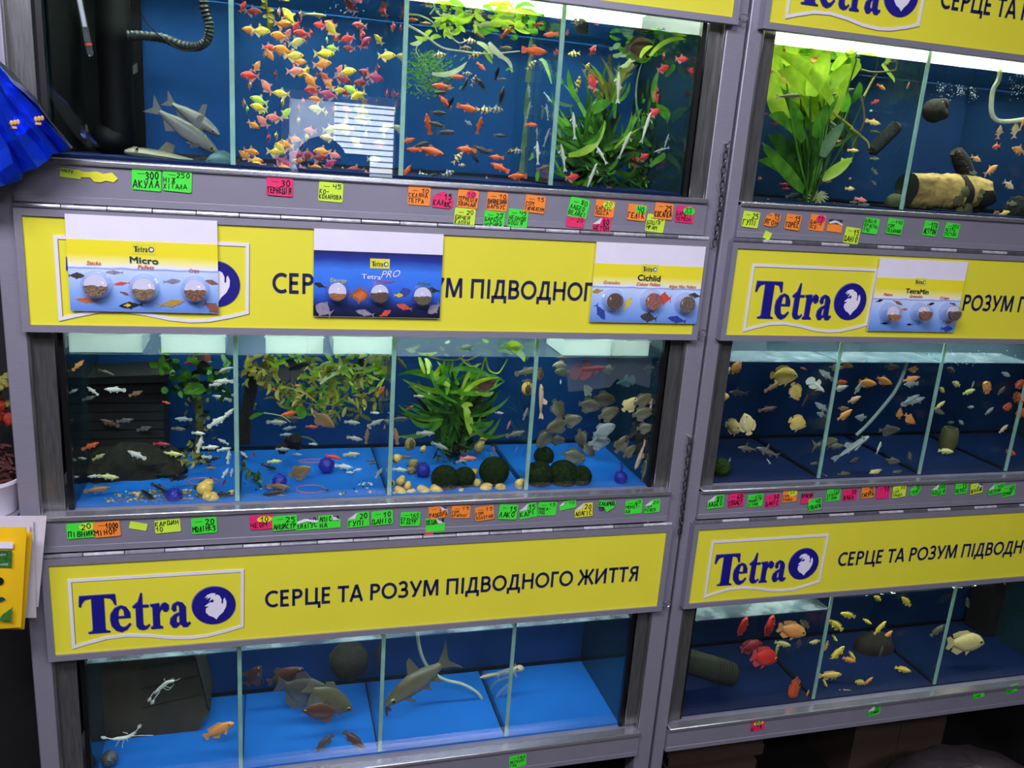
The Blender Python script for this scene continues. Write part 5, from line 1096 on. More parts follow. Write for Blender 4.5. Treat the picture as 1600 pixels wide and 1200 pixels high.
# ------------------------------------------------------------------ things around the racks
M['foil'] = mat('blue_foil', rgb(40, 92, 245), 0.16, 0.6, spec=1.0, var=.2, scale=14, bump=1.0, bscale=26)
apex = at(-70, 20, -.05); rim = [(52, 150), (74, 182), (98, 212), (114, 230), (98, 239), (84, 240), (78, 250), (62, 262), (40, 268), (38, 280), (14, 290), (-10, 296), (-60, 300), (-110, 300)]
c = MB(); k = 9; N_ = len(rim); rs = random.Random(3)
for side in (0, 1):
    for i, (x, y) in enumerate(rim):
        for j in range(k + 1):
            u = j / k; dep = (-.062 if i % 2 else -.030) if side == 0 else -.012
            q = at(x, y, dep * u + (1 - u) * -.05); pp = apex.lerp(q, u ** .9); c.v.append((pp.x + rs.uniform(-.002, .002), pp.y - (rs.uniform(0, .020) + .018 * math.sin(u * PI)) * (1 if side == 0 else 0), pp.z + rs.uniform(-.002, .002)))
    o = side * N_ * (k + 1)
    for i in range(N_ - 1):
        for j in range(k): f = [o + i * (k + 1) + j, o + (i + 1) * (k + 1) + j, o + (i + 1) * (k + 1) + j + 1, o + i * (k + 1) + j + 1]; c.f.append(f if side else f[::-1]); c.m.append(0)
for i in range(N_ - 1): a, b_ = i * (k + 1) + k, (i + 1) * (k + 1) + k; o = N_ * (k + 1); c.f.append([a, b_, o + b_, o + a]); c.m.append(0)
for j in range(k):
    o = N_ * (k + 1); c.f.append([j, j + 1, o + j + 1, o + j]); c.m.append(0); e = (N_ - 1) * (k + 1); c.f.append([e + j, o + e + j, o + e + j + 1, e + j + 1]); c.m.append(0)
T = empty('foil_bag', at(30, 200, -.05), 'crumpled shiny blue foil bag hanging over the rack post', 'bag'); c.m[:] = [1 if any(v >= N_ * (k + 1) for v in f) else 0 for f in c.f]; c.build('foil', [M['foil'], mat('darkened_foil_back', rgb(14, 16, 40), .8)], T, smooth=12)  # back faces darkened to dim the bag's reflection in the glass
c = MB()
for x, y in ((24, 192), (62, 186)):
    for i in range(3): q = at(x - 6 + i * 5, y - i * .8, -.085); c.ball(q, .0028, 0, 8, 5, (.8, .3, 1.2))
    q = at(x - 3, y + 7, -.085); c.box(q.x - .003, q.x + .004, q.y, q.y + .001, q.z - .0015, q.z + .0015)
c.build('gold_lettering', mat('gold_print', rgb(206, 156, 60), 0.4, var=.1), T)
def pouch(name, px, d, th, m, label, cat, group):
    q = [at(a, b, d) for a, b in px]; nx, nz = 8, 10; T = empty(name, q[2], label, cat, group); c = MB()
    for s_ in (0, 1):
        for j in range(nz + 1):
            for i in range(nx + 1):
                u, v = i / nx, j / nz; pp = q[0].lerp(q[1], u).lerp(q[3].lerp(q[2], u), v); bul = th * (math.sin(PI * u) * math.sin(PI * v)) ** .5 + .0005
                c.v.append((pp.x, pp.y + (-bul if s_ == 0 else bul * .5) + R.uniform(-1, 1) * th * .06, pp.z))
        o = s_ * (nx + 1) * (nz + 1)
        for j in range(nz):
            for i in range(nx): a = o + j * (nx + 1) + i; f = [a, a + nx + 1, a + nx + 2, a + 1]; c.f.append(f if s_ == 0 else f[::-1]); c.m.append(0)
    c.build('pouch' if th > .002 else 'sheet', m, T, smooth=50); return T, q
M['pack'] = mat('yellow_packet', rgb(244, 196, 30), 0.3, var=.04, scale=12, bump=.15)
for i, px in enumerate(([(-40, 806), (73, 806), (60, 948), (-40, 950)], [(-40, 812), (52, 812), (57, 965), (-40, 966)], [(-40, 818), (47, 820), (42, 962), (-40, 964)])):
    pouch('paper_sheet', px, -.012 - .007 * i, .001, M['paper'], ('rearmost white sheet behind the yellow seed packets', 'middle white sheet behind the yellow seed packets', 'frontmost white sheet behind the yellow seed packets')[i], 'paper', 'sheets behind the packets')
pouch('seed_packet', [(-60, 824), (51, 832), (38, 983), (-60, 984)], -.040, .004, M['pack'], 'yellow seed packet mostly hidden behind another yellow packet', 'packet', 'yellow packets')
T, q = pouch('seed_packet', [(-60, 824), (42, 824), (33, 980), (-60, 986)], -.060, .007, M['pack'], 'front yellow packet with a green label and printed grass', 'packet', 'yellow packets')
def flat_px(part, pts, d, m, parent): return MB().prism([[(lambda w: (w.x, w.z))(at(x, y, d)) for x, y in pts]], d - .0003, d).build(part, m, parent, smooth=0)
flat_px('white_window', [(-50, 847), (21, 847), (20, 857), (-50, 857)], -.0695, M['white'], T)
gl = flat_px('green_label', [(-50, 860), (19, 860), (18, 886), (-50, 886)], -.0695, mat('label_green', rgb(60, 130, 56), 0.4, var=.3, scale=150), T)
c = MB(); w = at(-4, 865, -.070); s = px_size(w); put_text(c, 'кот', w.x, w.z - 4 * s, 12 * s, 4 * s, -.0702); put_text(c, 'плоду', w.x - 8 * s, w.z - 20 * s, 22 * s, 3.4 * s, -.0702); c.build('label_lettering', M['txt_wht'], gl, smooth=0)
flat_px('black_dot', [(w_[0], w_[1]) for w_ in circle(0, 908, 6, 16)], -.0695, M['ink'], T); flat_px('grey_leaf', [(-8, 933), (4, 933), (9, 936), (2, 940), (-8, 940)], -.0695, M['txt_teal'], T)
for i in range(4): flat_px('printed_grass', [(-3 + i * 4, 970), (4 + i * 3, 960 - i * 2), (21 - i, 948 + i * 5), (12 + i * 2, 970)], -.0695 - i * .0004, M['txt_grn'] if i % 2 == 0 else M['leaf_g'], T)
# white tub with coloured decor left of the near rack
c = at(-22, 770, .05); r = 50 * px_size(c); zb = at(-22, 786, .05).z
T = empty('white_tub', (c.x, .06, zb), 'white tub of reddish shredded bark left of the near rack', 'tub'); MB().lathe([(r * .8, 0), (r, .05), (r * 1.04, .052), (r * 1.04, .057), (r * .96, .057), (r * .8, .01), (0, .008)], (c.x, .06, zb - .015), (0, 0, 1), 28).build('tub_wall', M['white'], T)
b = MB()
for i in range(150): a = R.uniform(0, 2 * PI); q = r * R.uniform(.0, .9); z = zb + .035 + (1 - q / r) * .08 + R.uniform(-.01, .01); v = Vector((R.uniform(-1, 1), R.uniform(-1, 1), R.uniform(-.6, .6))).normalized() * .014; p0 = Vector((c.x + q * math.cos(a), .06 + q * math.sin(a), z)); b.tube([p0 - v, p0 + Vector((0, 0, .004)), p0 + v], .0024, 5)
b.ball((c.x, .06, zb + .04), r * .8, 0, 14, 8, (1, 1, .9), .1, R)
o = b.build('shredded_bark', mat('red_bark', rgb(96, 48, 44), 0.9, var=.3, scale=60), T); o['kind'] = 'stuff'
b = MB(); q = at(-4, 650, .06)
for i in range(14): b.ball((q.x + R.uniform(-.03, .018), .06 + R.uniform(-.02, .02), q.z + R.uniform(-.014, .016)), .011, 0, 9, 6, (1, 1, 1), .15, R)
simple('coral_ornament', b, mat('red_coral', rgb(176, 54, 30), 0.8, var=.25, scale=120), 'small red lump on top of the shredded bark', 'ornament')
b = MB(); q = at(-4, 612, .06)
for i in range(26): b.ball((q.x + R.uniform(-.035, .016), .06 + R.uniform(-.02, .02), q.z + R.uniform(-.026, .024)), .0085, 0, 9, 6, (1, 1, .8), .15, R)
simple('succulent_ornament', b, mat('yellow_green_lumps', rgb(150, 146, 66), 0.7, var=.25, scale=90), 'yellow-green knobbly ornament above the red lump', 'ornament')
b = MB().box(-.5, -.036, .0, .2, zb - .032, zb - .016); simple('side_shelf', b, M['alu_flat'], 'grey shelf board holding the white tub', 'shelf')
b = MB().box(-.52, -.50, .0, .2, 0, 1.3).box(-.50, -.036, .19, .2, 0, 1.3); simple('side_cabinet', b, mat('black_cabinet', rgb(16, 16, 17), 0.7), 'black open cabinet side left of the near rack', 'cabinet')
# under the farther rack
M['card'] = mat('brown_cardboard', rgb(70, 54, 42), 0.9, var=.12, scale=10, stretch=(1, 1, 30))
b = MB(); a0, a1 = at(1075, 1190, .08).x, at(1215, 1180, .08).x
for i in range(9): z = .03 * i; b.box(a0 - R.uniform(0, .02), a1 + R.uniform(-.02, .03), .14 + R.uniform(0, .02), .42, z, z + .0285)
simple('cardboard_stack', b, M['card'], 'stack of flattened cardboard under the farther rack', 'cardboard')
a0, a1 = at(1330, 1130, .2).x, at(1470, 1120, .2).x; b = MB().box(a0, a1, .18, .42, 0, .285).box(a0 + .14, a0 + .142, .178, .18, 0, .285)
simple('cardboard_box', b, M['card'], 'brown cardboard box under the lowest shelf, beyond the flattened stack', 'box')
q = at(1500, 1195, -.02); b = MB().ball((q.x, -.06, .11), .20, 0, 24, 14, (1.1, .8, .62), .035, R); simple('plastic_sack', b, mat('grey_sack', rgb(70, 62, 64), 0.5, var=.2, scale=12, bump=.6, bscale=30), 'full grey sack on the dark floor in front of the farther rack', 'sack')
# ------------------------------------------------------------------ fish
SPEC = {
 'tetra': dict(top=[(.5, .0), (.42, .09), (.28, .17), (.08, .225), (-.1, .16), (-.22, .07), (-.30, .05)], bot=[(.5, -.03), (.4, -.09), (.22, -.18), (.05, -.21), (-.1, -.16), (-.22, -.07), (-.30, -.05)], w=.075, tail=[(-.27, .05), (-.36, .10), (-.50, .20), (-.43, .03), (-.43, -.03), (-.50, -.19), (-.36, -.10), (-.27, -.05)], fins=[[(.06, .20), (.01, .33), (-.08, .36), (-.10, .16)], [(.02, -.19), (-.06, -.36), (-.14, -.30), (-.28, -.14), (-.28, -.05)], [(.20, -.16), (.12, -.27), (.10, -.16)]], eye=(.38, .025, .035), fin='fish_fin'),
 'platy': dict(top=[(.5, .02), (.42, .07), (.28, .12), (.08, .155), (-.1, .12), (-.22, .09), (-.32, .08)], bot=[(.5, -.01), (.42, -.05), (.25, -.12), (.08, -.15), (-.1, -.11), (-.22, -.08), (-.32, -.07)], w=.075, tail=[(-.30, .08), (-.42, .13), (-.5, .12), (-.5, -.10), (-.42, -.12), (-.30, -.07)], fins=[[(.10, .14), (.02, .23), (-.08, .22), (-.08, .12)], [(-.02, -.12), (-.08, -.21), (-.13, -.10)]], eye=(.40, .025, .028), fin='fish_fin_solid'),
 'slender': dict(top=[(.5, .0), (.42, .035), (.25, .065), (0, .065), (-.2, .045), (-.34, .025)], bot=[(.5, -.02), (.42, -.04), (.25, -.06), (0, -.055), (-.2, -.04), (-.34, -.025)], w=.055, tail=[(-.32, .025), (-.5, .08), (-.46, 0), (-.5, -.08), (-.32, -.025)], fins=[[(.08, .06), (.0, .13), (-.08, .05)], [(.2, -.05), (.1, -.10), (.08, -.05)]], eye=(.42, .012, .016), fin='fish_fin'),
 'molly': dict(top=[(.5, .01), (.42, .06), (.26, .11), (.05, .13), (-.15, .10), (-.32, .07)], bot=[(.5, -.02), (.4, -.07), (.2, -.13), (.05, -.13), (-.15, -.09), (-.32, -.06)], w=.085, tail=[(-.30, .07), (-.42, .12), (-.5, .06), (-.5, -.06), (-.42, -.11), (-.30, -.06)], fins=[[(.08, .12), (-.02, .19), (-.12, .18), (-.12, .10)], [(-.05, -.11), (-.1, -.18), (-.16, -.08)]], eye=(.40, .02, .024), fin='fish_fin_solid'),
 'gourami': dict(top=[(.5, .03), (.42, .10), (.25, .19), (.02, .25), (-.18, .20), (-.30, .09), (-.36, .07)], bot=[(.5, 0), (.42, -.07), (.25, -.19), (.02, -.26), (-.18, -.22), (-.30, -.09), (-.36, -.06)], w=.07, tail=[(-.34, .07), (-.5, .14), (-.47, 0), (-.5, -.13), (-.34, -.06)], fins=[[(.0, .24), (-.12, .33), (-.24, .26), (-.22, .16)], [(.05, -.25), (-.10, -.36), (-.26, -.30), (-.33, -.08)], [(.2, -.18), (.0, -.44), (.01, -.43), (.16, -.2)]], eye=(.40, .04, .028), fin='fish_fin_solid'),
 'severum': dict(top=[(.5, .02), (.44, .10), (.32, .22), (.10, .31), (-.10, .29), (-.26, .16), (-.34, .08)], bot=[(.5, -.02), (.42, -.10), (.28, -.22), (.08, -.30), (-.10, -.28), (-.26, -.15), (-.34, -.07)], w=.10, tail=[(-.32, .08), (-.44, .15), (-.5, .08), (-.5, -.08), (-.44, -.14), (-.32, -.07)], fins=[[(.20, .25), (.08, .36), (-.15, .36), (-.33, .25), (-.34, .14), (-.24, .15), (-.05, .28)], [(.05, -.28), (-.12, -.36), (-.30, -.26), (-.33, -.13), (-.22, -.16)], [(.2, -.22), (.08, -.40), (.08, -.28)]], eye=(.36, .05, .032), fin='fish_fin_solid'),
 'parrot': dict(top=[(.5, .0), (.46, .08), (.36, .20), (.16, .28), (-.05, .26), (-.24, .14), (-.32, .09)], bot=[(.5, -.06), (.44, -.12), (.30, -.22), (.12, -.27), (-.06, -.25), (-.24, -.13), (-.32, -.08)], w=.13, tail=[(-.30, .09), (-.42, .20), (-.5, .15), (-.46, 0), (-.5, -.15), (-.42, -.19), (-.30, -.08)], fins=[[(.14, .27), (.02, .35), (-.2, .33), (-.36, .26), (-.32, .14), (-.1, .24)], [(-.02, -.25), (-.18, -.35), (-.34, -.24), (-.30, -.11)], [(.2, -.22), (.06, -.38), (.04, -.26)]], eye=(.36, .06, .042), fin='fish_fin_solid'),
 'cichlid': dict(top=[(.5, .0), (.44, .07), (.3, .13), (.08, .155), (-.14, .13), (-.28, .08), (-.35, .06)], bot=[(.5, -.03), (.42, -.08), (.25, -.14), (.05, -.15), (-.14, -.12), (-.28, -.07), (-.35, -.055)], w=.085, tail=[(-.33, .06), (-.44, .12), (-.5, .10), (-.49, 0), (-.5, -.10), (-.44, -.11), (-.33, -.055)], fins=[[(.24, .13), (.12, .21), (-.12, .20), (-.28, .18), (-.28, .08), (-.05, .14)], [(-.02, -.14), (-.14, -.22), (-.26, -.15), (-.26, -.07)], [(.2, -.13), (.08, -.24), (.08, -.15)]], eye=(.39, .03, .028), fin='fish_fin_solid'),
 'barb': dict(top=[(.5, .0), (.42, .07), (.25, .15), (.08, .19), (-.1, .14), (-.24, .07), (-.32, .055)], bot=[(.5, -.02), (.42, -.07), (.22, -.15), (.05, -.17), (-.12, -.12), (-.24, -.065), (-.32, -.05)], w=.08, tail=[(-.30, .055), (-.5, .18), (-.42, 0), (-.5, -.17), (-.30, -.05)], fins=[[(.08, .18), (.0, .34), (-.10, .14)], [(-.06, -.14), (-.12, -.26), (-.2, -.08)], [(.16, -.16), (.08, -.25), (.06, -.16)]], eye=(.40, .02, .03), fin='fish_fin'),
 'bala': dict(top=[(.5, .0), (.42, .065), (.25, .135), (.06, .165), (-.14, .12), (-.26, .065), (-.32, .05)], bot=[(.5, -.03), (.42, -.07), (.22, -.13), (.04, -.145), (-.14, -.11), (-.26, -.06), (-.32, -.045)], w=.085, tail=[(-.30, .05), (-.42, .14), (-.54, .27), (-.44, .04), (-.43, -.03), (-.52, -.22), (-.42, -.12), (-.30, -.045)], fins=[[(.08, .16), (-.0, .33), (-.06, .36), (-.08, .14)], [(-.10, -.11), (-.2, -.22), (-.22, -.07)], [(.02, -.14), (-.06, -.25), (-.08, -.13)], [(.30, -.10), (.2, -.18), (.2, -.12)]], eye=(.385, .015, .030), fin='fish_fin_solid'),
 'shark': dict(top=[(.5, .01), (.42, .055), (.25, .105), (.08, .12), (-.14, .085), (-.28, .04), (-.34, .03)], bot=[(.5, -.03), (.42, -.06), (.22, -.10), (.04, -.11), (-.14, -.075), (-.28, -.04), (-.34, -.03)], w=.08, tail=[(-.32, .03), (-.5, .14), (-.43, 0), (-.5, -.12), (-.32, -.03)], fins=[[(.16, .11), (.12, .29), (.06, .26), (.05, .12)], [(-.06, -.09), (-.16, -.16), (-.26, -.045)], [(.24, -.09), (.10, -.14), (.14, -.09)]], eye=(.40, .0, .02), fin='fish_fin_solid'),
 'catfish': dict(top=[(.5, .02), (.42, .06), (.26, .08), (.05, .07), (-.15, .045), (-.3, .025)], bot=[(.5, -.02), (.42, -.05), (.26, -.06), (.05, -.055), (-.15, -.04), (-.3, -.02)], w=.115, tail=[(-.28, .025), (-.42, .08), (-.5, .07), (-.46, -.02), (-.5, -.06), (-.28, -.02)], fins=[[(.12, .07), (.02, .19), (-.08, .16), (-.06, .06)]], side=[[(.28, .10), (.10, .24), (.04, .20), (.14, .08)], [(.0, .07), (-.12, .14), (-.1, .05)]], eye=(.38, .055, .02), fin='fish_fin_solid'),
 'betta': dict(top=[(.5, .01), (.42, .06), (.25, .09), (.05, .09), (-.1, .07), (-.2, .05)], bot=[(.5, -.02), (.42, -.06), (.25, -.09), (.05, -.09), (-.1, -.07), (-.2, -.05)], w=.065, tail=[(-.18, .05), (-.34, .18), (-.52, .12), (-.60, -.06), (-.56, -.26), (-.40, -.34), (-.28, -.2), (-.18, -.05)], fins=[[(.10, .09), (.02, .26), (-.16, .30), (-.18, .06)], [(.14, -.09), (.02, -.26), (-.18, -.36), (-.30, -.30), (-.16, -.05)], [(.24, -.08), (.12, -.30), (.16, -.09)]], eye=(.42, .01, .022), fin='fish_fin_solid'),
 'disc': dict(top=[(.46, .03), (.40, .13), (.25, .22), (.02, .28), (-.18, .24), (-.32, .12), (-.38, .08)], bot=[(.46, 0), (.40, -.10), (.25, -.20), (.02, -.27), (-.18, -.24), (-.32, -.11), (-.38, -.07)], w=.08, tail=[(-.36, .08), (-.46, .12), (-.5, .0), (-.46, -.11), (-.36, -.07)], fins=[[(.05, .27), (-.1, .36), (-.3, .27), (-.28, .14)], [(.05, -.26), (-.1, -.36), (-.3, -.27), (-.28, -.13)]], eye=(.36, .05, .034), fin='fish_fin_solid'),
}
_z = lambda l, k=.70: [(a, b * k) for a, b in l]
_g = SPEC['gourami']; SPEC['honey'] = dict(_g, top=_z(_g['top']), bot=_z(_g['bot']), tail=_z(_g['tail']), fins=[_z(x) for x in _g['fins']])
def lerp_prof(p, x):
    for (a, za), (b, zb) in zip(p, p[1:]):
        if a >= x >= b: t = (a - x) / (a - b); return za + (zb - za) * t
    return p[-1][1] if x < p[-1][0] else p[0][1]
_fm = {}
def fish_mesh(key, skin='fish', eyes=True):
    k = (key, skin, eyes)
    if k in _fm: return _fm[k]
    s = SPEC[key]; mb = MB(); n = 14; x0, x1 = s['top'][0][0], s['top'][-1][0]; nj = 12; rings = []
    for i in range(n + 1):
        u = i / n; x = x0 + (x1 - x0) * (u ** 1.25 if u < 1 else 1); t, b = lerp_prof(s['top'], x), lerp_prof(s['bot'], x)
        h = max((t - b) / 2, .006); c = (t + b) / 2
        w = s['w'] * max(.10, math.sin(PI * min(1, .08 + .80 * u)) ** .75) if i else s['w'] * .25
        for j in range(nj):
            a = 2 * PI * j / nj; ca, sa = math.cos(a), math.sin(a)
            mb.v.append((x, w * ca * (1 - .35 * abs(sa)), c + h * (abs(sa) ** .85) * (1 if sa >= 0 else -1)))
    for i in range(n):
        for j in range(nj): j2 = (j + 1) % nj; mb.f.append([i * nj + j, (i + 1) * nj + j, (i + 1) * nj + j2, i * nj + j2]); mb.m.append(0)
    mb.f.append(list(range(nj))); mb.m.append(0); mb.f.append([n * nj + j for j in reversed(range(nj))]); mb.m.append(0)
    mb.prism([s['tail']], -.006, .006, 1)
    for f in s['fins']: mb.prism([f], -.005, .005, 1)
    for sg in (1, -1):
        for f in s.get('side', []): # spread fins of bottom fish
            o = len(mb.v); q = [(x, sg * y, -.01) for x, y in f]; mb.v += q + [(a, b, c - .008) for a, b, c in q]; m = len(q)
            mb.f += [[o + i for i in range(m)], [o + m + i for i in reversed(range(m))]] + [[o + i, o + (i + 1) % m, o + m + (i + 1) % m, o + m + i] for i in range(m)]; mb.m += [1] * (m + 2)
        ex, ez, er = s['eye']; t, b = lerp_prof(s['top'], ex), lerp_prof(s['bot'], ex)
        if not s.get('side'):     # pectoral fin
            px, pz = ex - .14, (t + b) / 2 - .06; o = len(mb.v); q = [(px, sg * s['w'] * .8, pz + .02), (px - .10, sg * (s['w'] * .9 + .05), pz - .05), (px - .07, sg * (s['w'] * .9 + .03), pz - .10), (px + .01, sg * s['w'] * .8, pz - .03)]
            mb.v += q; mb.f.append([o, o + 1, o + 2, o + 3]); mb.m.append(1)
        if eyes:
            u = (.5 - ex) / (x0 - x1); u = u ** .8; w = s['w'] * math.sin(PI * min(1, .08 + .80 * u)) ** .75
            mb.ball((ex, sg * w * .88, ez), er, 2, 8, 6)
    _fm[k] = mb.mesh('fish_' + key, [M[skin], M[s['fin']], M['eye']], 50); return _fm[k]
FC = dict(y=('yellow', 244, 214, 60), o=('orange', 246, 150, 50), r=('red', 236, 60, 52), p=('salmon pink', 240, 128, 110), m=('magenta', 178, 46, 96), g=('lime', 190, 228, 70), d=('dark red', 150, 40, 50), w=('white', 226, 228, 206), k=('black', 18, 20, 24), s=('silver', 168, 168, 150), b=('brown', 138, 104, 62), f=('orange-red', 226, 90, 34), c=('cream', 238, 214, 140), t=('teal', 66, 110, 112), e=('grey-brown', 104, 98, 70), a=('golden', 244, 202, 104), j=('peach', 238, 196, 152), i=('pale yellow', 226, 222, 130), n=('dark grey', 84, 82, 76), v=('dull olive', 104, 100, 70), q=('soft orange', 244, 162, 84), z=('pale silver', 150, 160, 156), l=('lemon', 248, 216, 84), h=('rusty', 94, 58, 44))
FISH = []
def fish(sp, word, px, py, L, ang, col, d, skin=None, eyes_child=False, tank='', group=None, yaw=None, name=None, roll=0.0):
    c = at(px, py, d); s = L * px_size(c) * (1.12 if sp == 'tetra' else 1.04)
    skin = skin or ('fish_stripe' if word.startswith(('striped', 'tiger')) else ('fish_plain' if col in 'rodkmfhyql' else 'fish'))
    me = fish_mesh(sp, skin, not eyes_child)
    o = bpy.data.objects.new(name or word.replace(' ', '_'), me); COL.objects.link(o)
    if ang == 'h': hd = Vector((math.cos(1.35) * R.choice((-1, 1)), -math.sin(1.35), R.uniform(-.1, .1))); a = 0
    else:
        a = math.radians(float(ang)); yw = R.uniform(-.35, .15) if yaw is None else yaw
        hd = Vector((math.cos(a) * math.cos(yw), math.sin(yw), math.sin(a) * math.cos(yw)))
    hd.normalize(); up = Vector((0, 0, 1)) - hd * hd.z
    if up.length < .5: up = Vector((-1 if math.cos(a) > 0 else 1, -.35, 0)); up = up - hd * up.dot(hd)
    up.normalize(); yv = up.cross(hd)
    if roll: up, yv = up * math.cos(roll) + yv * math.sin(roll), yv * math.cos(roll) - up * math.sin(roll)
    o.matrix_world = Matrix.Translation(c) @ Matrix((hd, yv, up)).transposed().to_4x4() @ Matrix.Scale(s, 4)
    o.color = rgb(*FC[col][1:]); o['category'] = 'fish'; o['group'] = group or (word + ' in the ' + tank)
    if eyes_child:
        ex, ez, er = SPEC[sp]['eye']; u = ((.5 - ex) / (SPEC[sp]['top'][0][0] - SPEC[sp]['top'][-1][0])) ** .8; w = SPEC[sp]['w'] * math.sin(PI * min(1, .08 + .80 * u)) ** .75
        for sg in (1, -1):
            e = bpy.data.objects.new('eye', EYE); COL.objects.link(e); e.parent = o; e.location = (ex, sg * w * .86, ez); e.scale = (er, er, er)
    FISH.append(dict(o=o, col=FC[col][0], word=word, tank=tank, px=px, py=py, ang=ang)); return o
_b = MB(); _b.ball((0, 0, 0), 1.0, 0, 14, 10); _b.ball((.0, .35, .0), .82, 1, 12, 8); _b.ball((0, -.35, 0), .82, 1, 12, 8)
EYE = _b.mesh('fish_eye_mesh', [mat('eye_ring', rgb(200, 180, 120), 0.3), M['eye']])
def school(tank, x0, x1, default, txt, word, dr=(.075, .25)):
    """txt: px py length heading colour [species:words[:depth]]"""
    for row in txt.replace('\n', ';').split(';'):
        r = row.split()
        if not r: continue
        px, py, L = map(float, r[:3]); ang = r[3]; col = r[4]; sp, wd, dd = default, word, None
        if len(r) > 5:
            e = r[5].split(':'); sp = e[0] or default; wd = (e[1].replace('_', ' ') if len(e) > 1 and e[1] else word); dd = float(e[2]) if len(e) > 2 else None
        ds = [dd] if dd else [R.uniform(*dr) for _ in range(14)] + [.06, .055, .08, .26, .27]
        best = None; zf, zw = (1.48, 1.737) if py < 420 else ((.925, 1.174) if py < 800 else (.39, .628))
        for d in ds:
            if px_size(at(px, py, d)) and at(px, py, d).z < zf + L * .0004: d = max(.052, on_floor(px, py, zf, min(L, 60) * .0003 + .002) if py > 420 else d)
            c = at(px, py, d); h = L * px_size(c) * (.5 * abs(math.cos(math.radians(float(ang)))) if ang != 'h' else .12) + .004
            m = min(c.x - x0 - h, x1 - c.x - h)
            if best is None or m > best[0]: best = (m, d)
            if m > 0: break
        fish(sp, wd, px, py, L, ang, col, best[1], tank=tank, eyes_child=L >= 38)
school('bright tetra tank', .2965, .554, 'tetra', '''379 11 18 60 r;395 18 25 0 d;436 19 20 h p;452 26 28 130 y;470 24 22 h p;491 23 36 0 i slender:slender_fish;442 37 26 0 o;463 40 19 240 r;472 52 24 180 r;485 52 19 h r;478 60 20 h r;407 48 27 0 y;391 47 23 180 o;437 56 27 180 o;449 54 18 60 p;463 66 26 15 i;420 74 20 0 r;421 84 20 300 o;413 85 18 h r;443 79 32 175 o;459 87 28 5 y;459 99 16 h r;468 96 20 0 o;461 111 26 5 p;401 104 18 60 o;391 118 27 180 r;390 133 20 h o;431 117 20 h d
474 112 21 230 y;481 109 20 h y;495 117 14 h d;417 136 24 130 p;440 146 24 180 y;486 127 28 135 o;489 141 24 180 r;548 10 24 130 d;599 19 18 140 d;501 39 20 180 r;517 37 19 170 r;518 45 27 135 y;525 57 20 130 r;562 40 23 180 d;566 54 22 h r;544 60 23 200 r;546 75 18 180 d;570 67 24 45 m;614 42 20 h r;592 62 18 135 y;511 62 16 h g;520 75 18 180 g;506 84 30 5 y;503 100 28 10 o;604 87 26 5 y;542 112 27 10 y;530 109 16 60 p;535 123 26 345 d;572 114 23 170 d;586 121 26 350 m;565 129 23 185 d;508 120 18 150 f;513 130 22 140 o
590 107 20 h d;529 141 18 0 y;514 148 26 175 m;539 144 19 140 d;550 141 24 160 g;560 149 26 210 y;605 146 22 h r;381 161 20 h o;386 170 18 h g;405 157 26 165 g;405 168 25 170 y;411 177 20 h g;442 159 20 h y;446 178 21 50 g;429 184 25 180 p;411 190 22 140 p;396 195 19 330 o;420 215 20 h r;432 212 20 h y;441 220 11 h g;392 237 24 350 o;382 243 20 140 o;399 251 22 0 o;398 257 20 10 y;431 237 27 0 y;439 231 20 140 y;447 226 25 170 o;442 253 29 325 m;441 263 24 0 o;412 262 19 160 p;460 217 19 350 o;472 227 20 h d;464 242 25 180 m
479 242 27 345 d;466 250 18 0 o;479 214 20 h y;492 262 22 350 o;470 265 21 0 m;494 155 21 180 o;495 170 23 175 i;522 171 20 h p;509 177 16 h c;473 158 17 h p;467 169 17 h p;542 170 16 160 p;565 172 21 335 y;589 159 15 h d;570 159 16 140 b;567 187 24 180 i;539 200 28 180 i;541 187 20 h i;516 202 23 10 i;512 215 22 180 c;572 209 20 h i;602 199 19 20 i;600 212 20 h i;593 224 17 180 p;557 222 21 145 i;584 249 20 0 i;617 172 19 h y;504 237 26 180 o;498 246 25 0 d;522 242 20 340 p;515 256 22 30 m;536 269 21 0 y;556 266 25 180 d;572 274 22 0 f;466 188 18 h i;485 204 19 180 p;622 149 17 h m''', 'tetra')
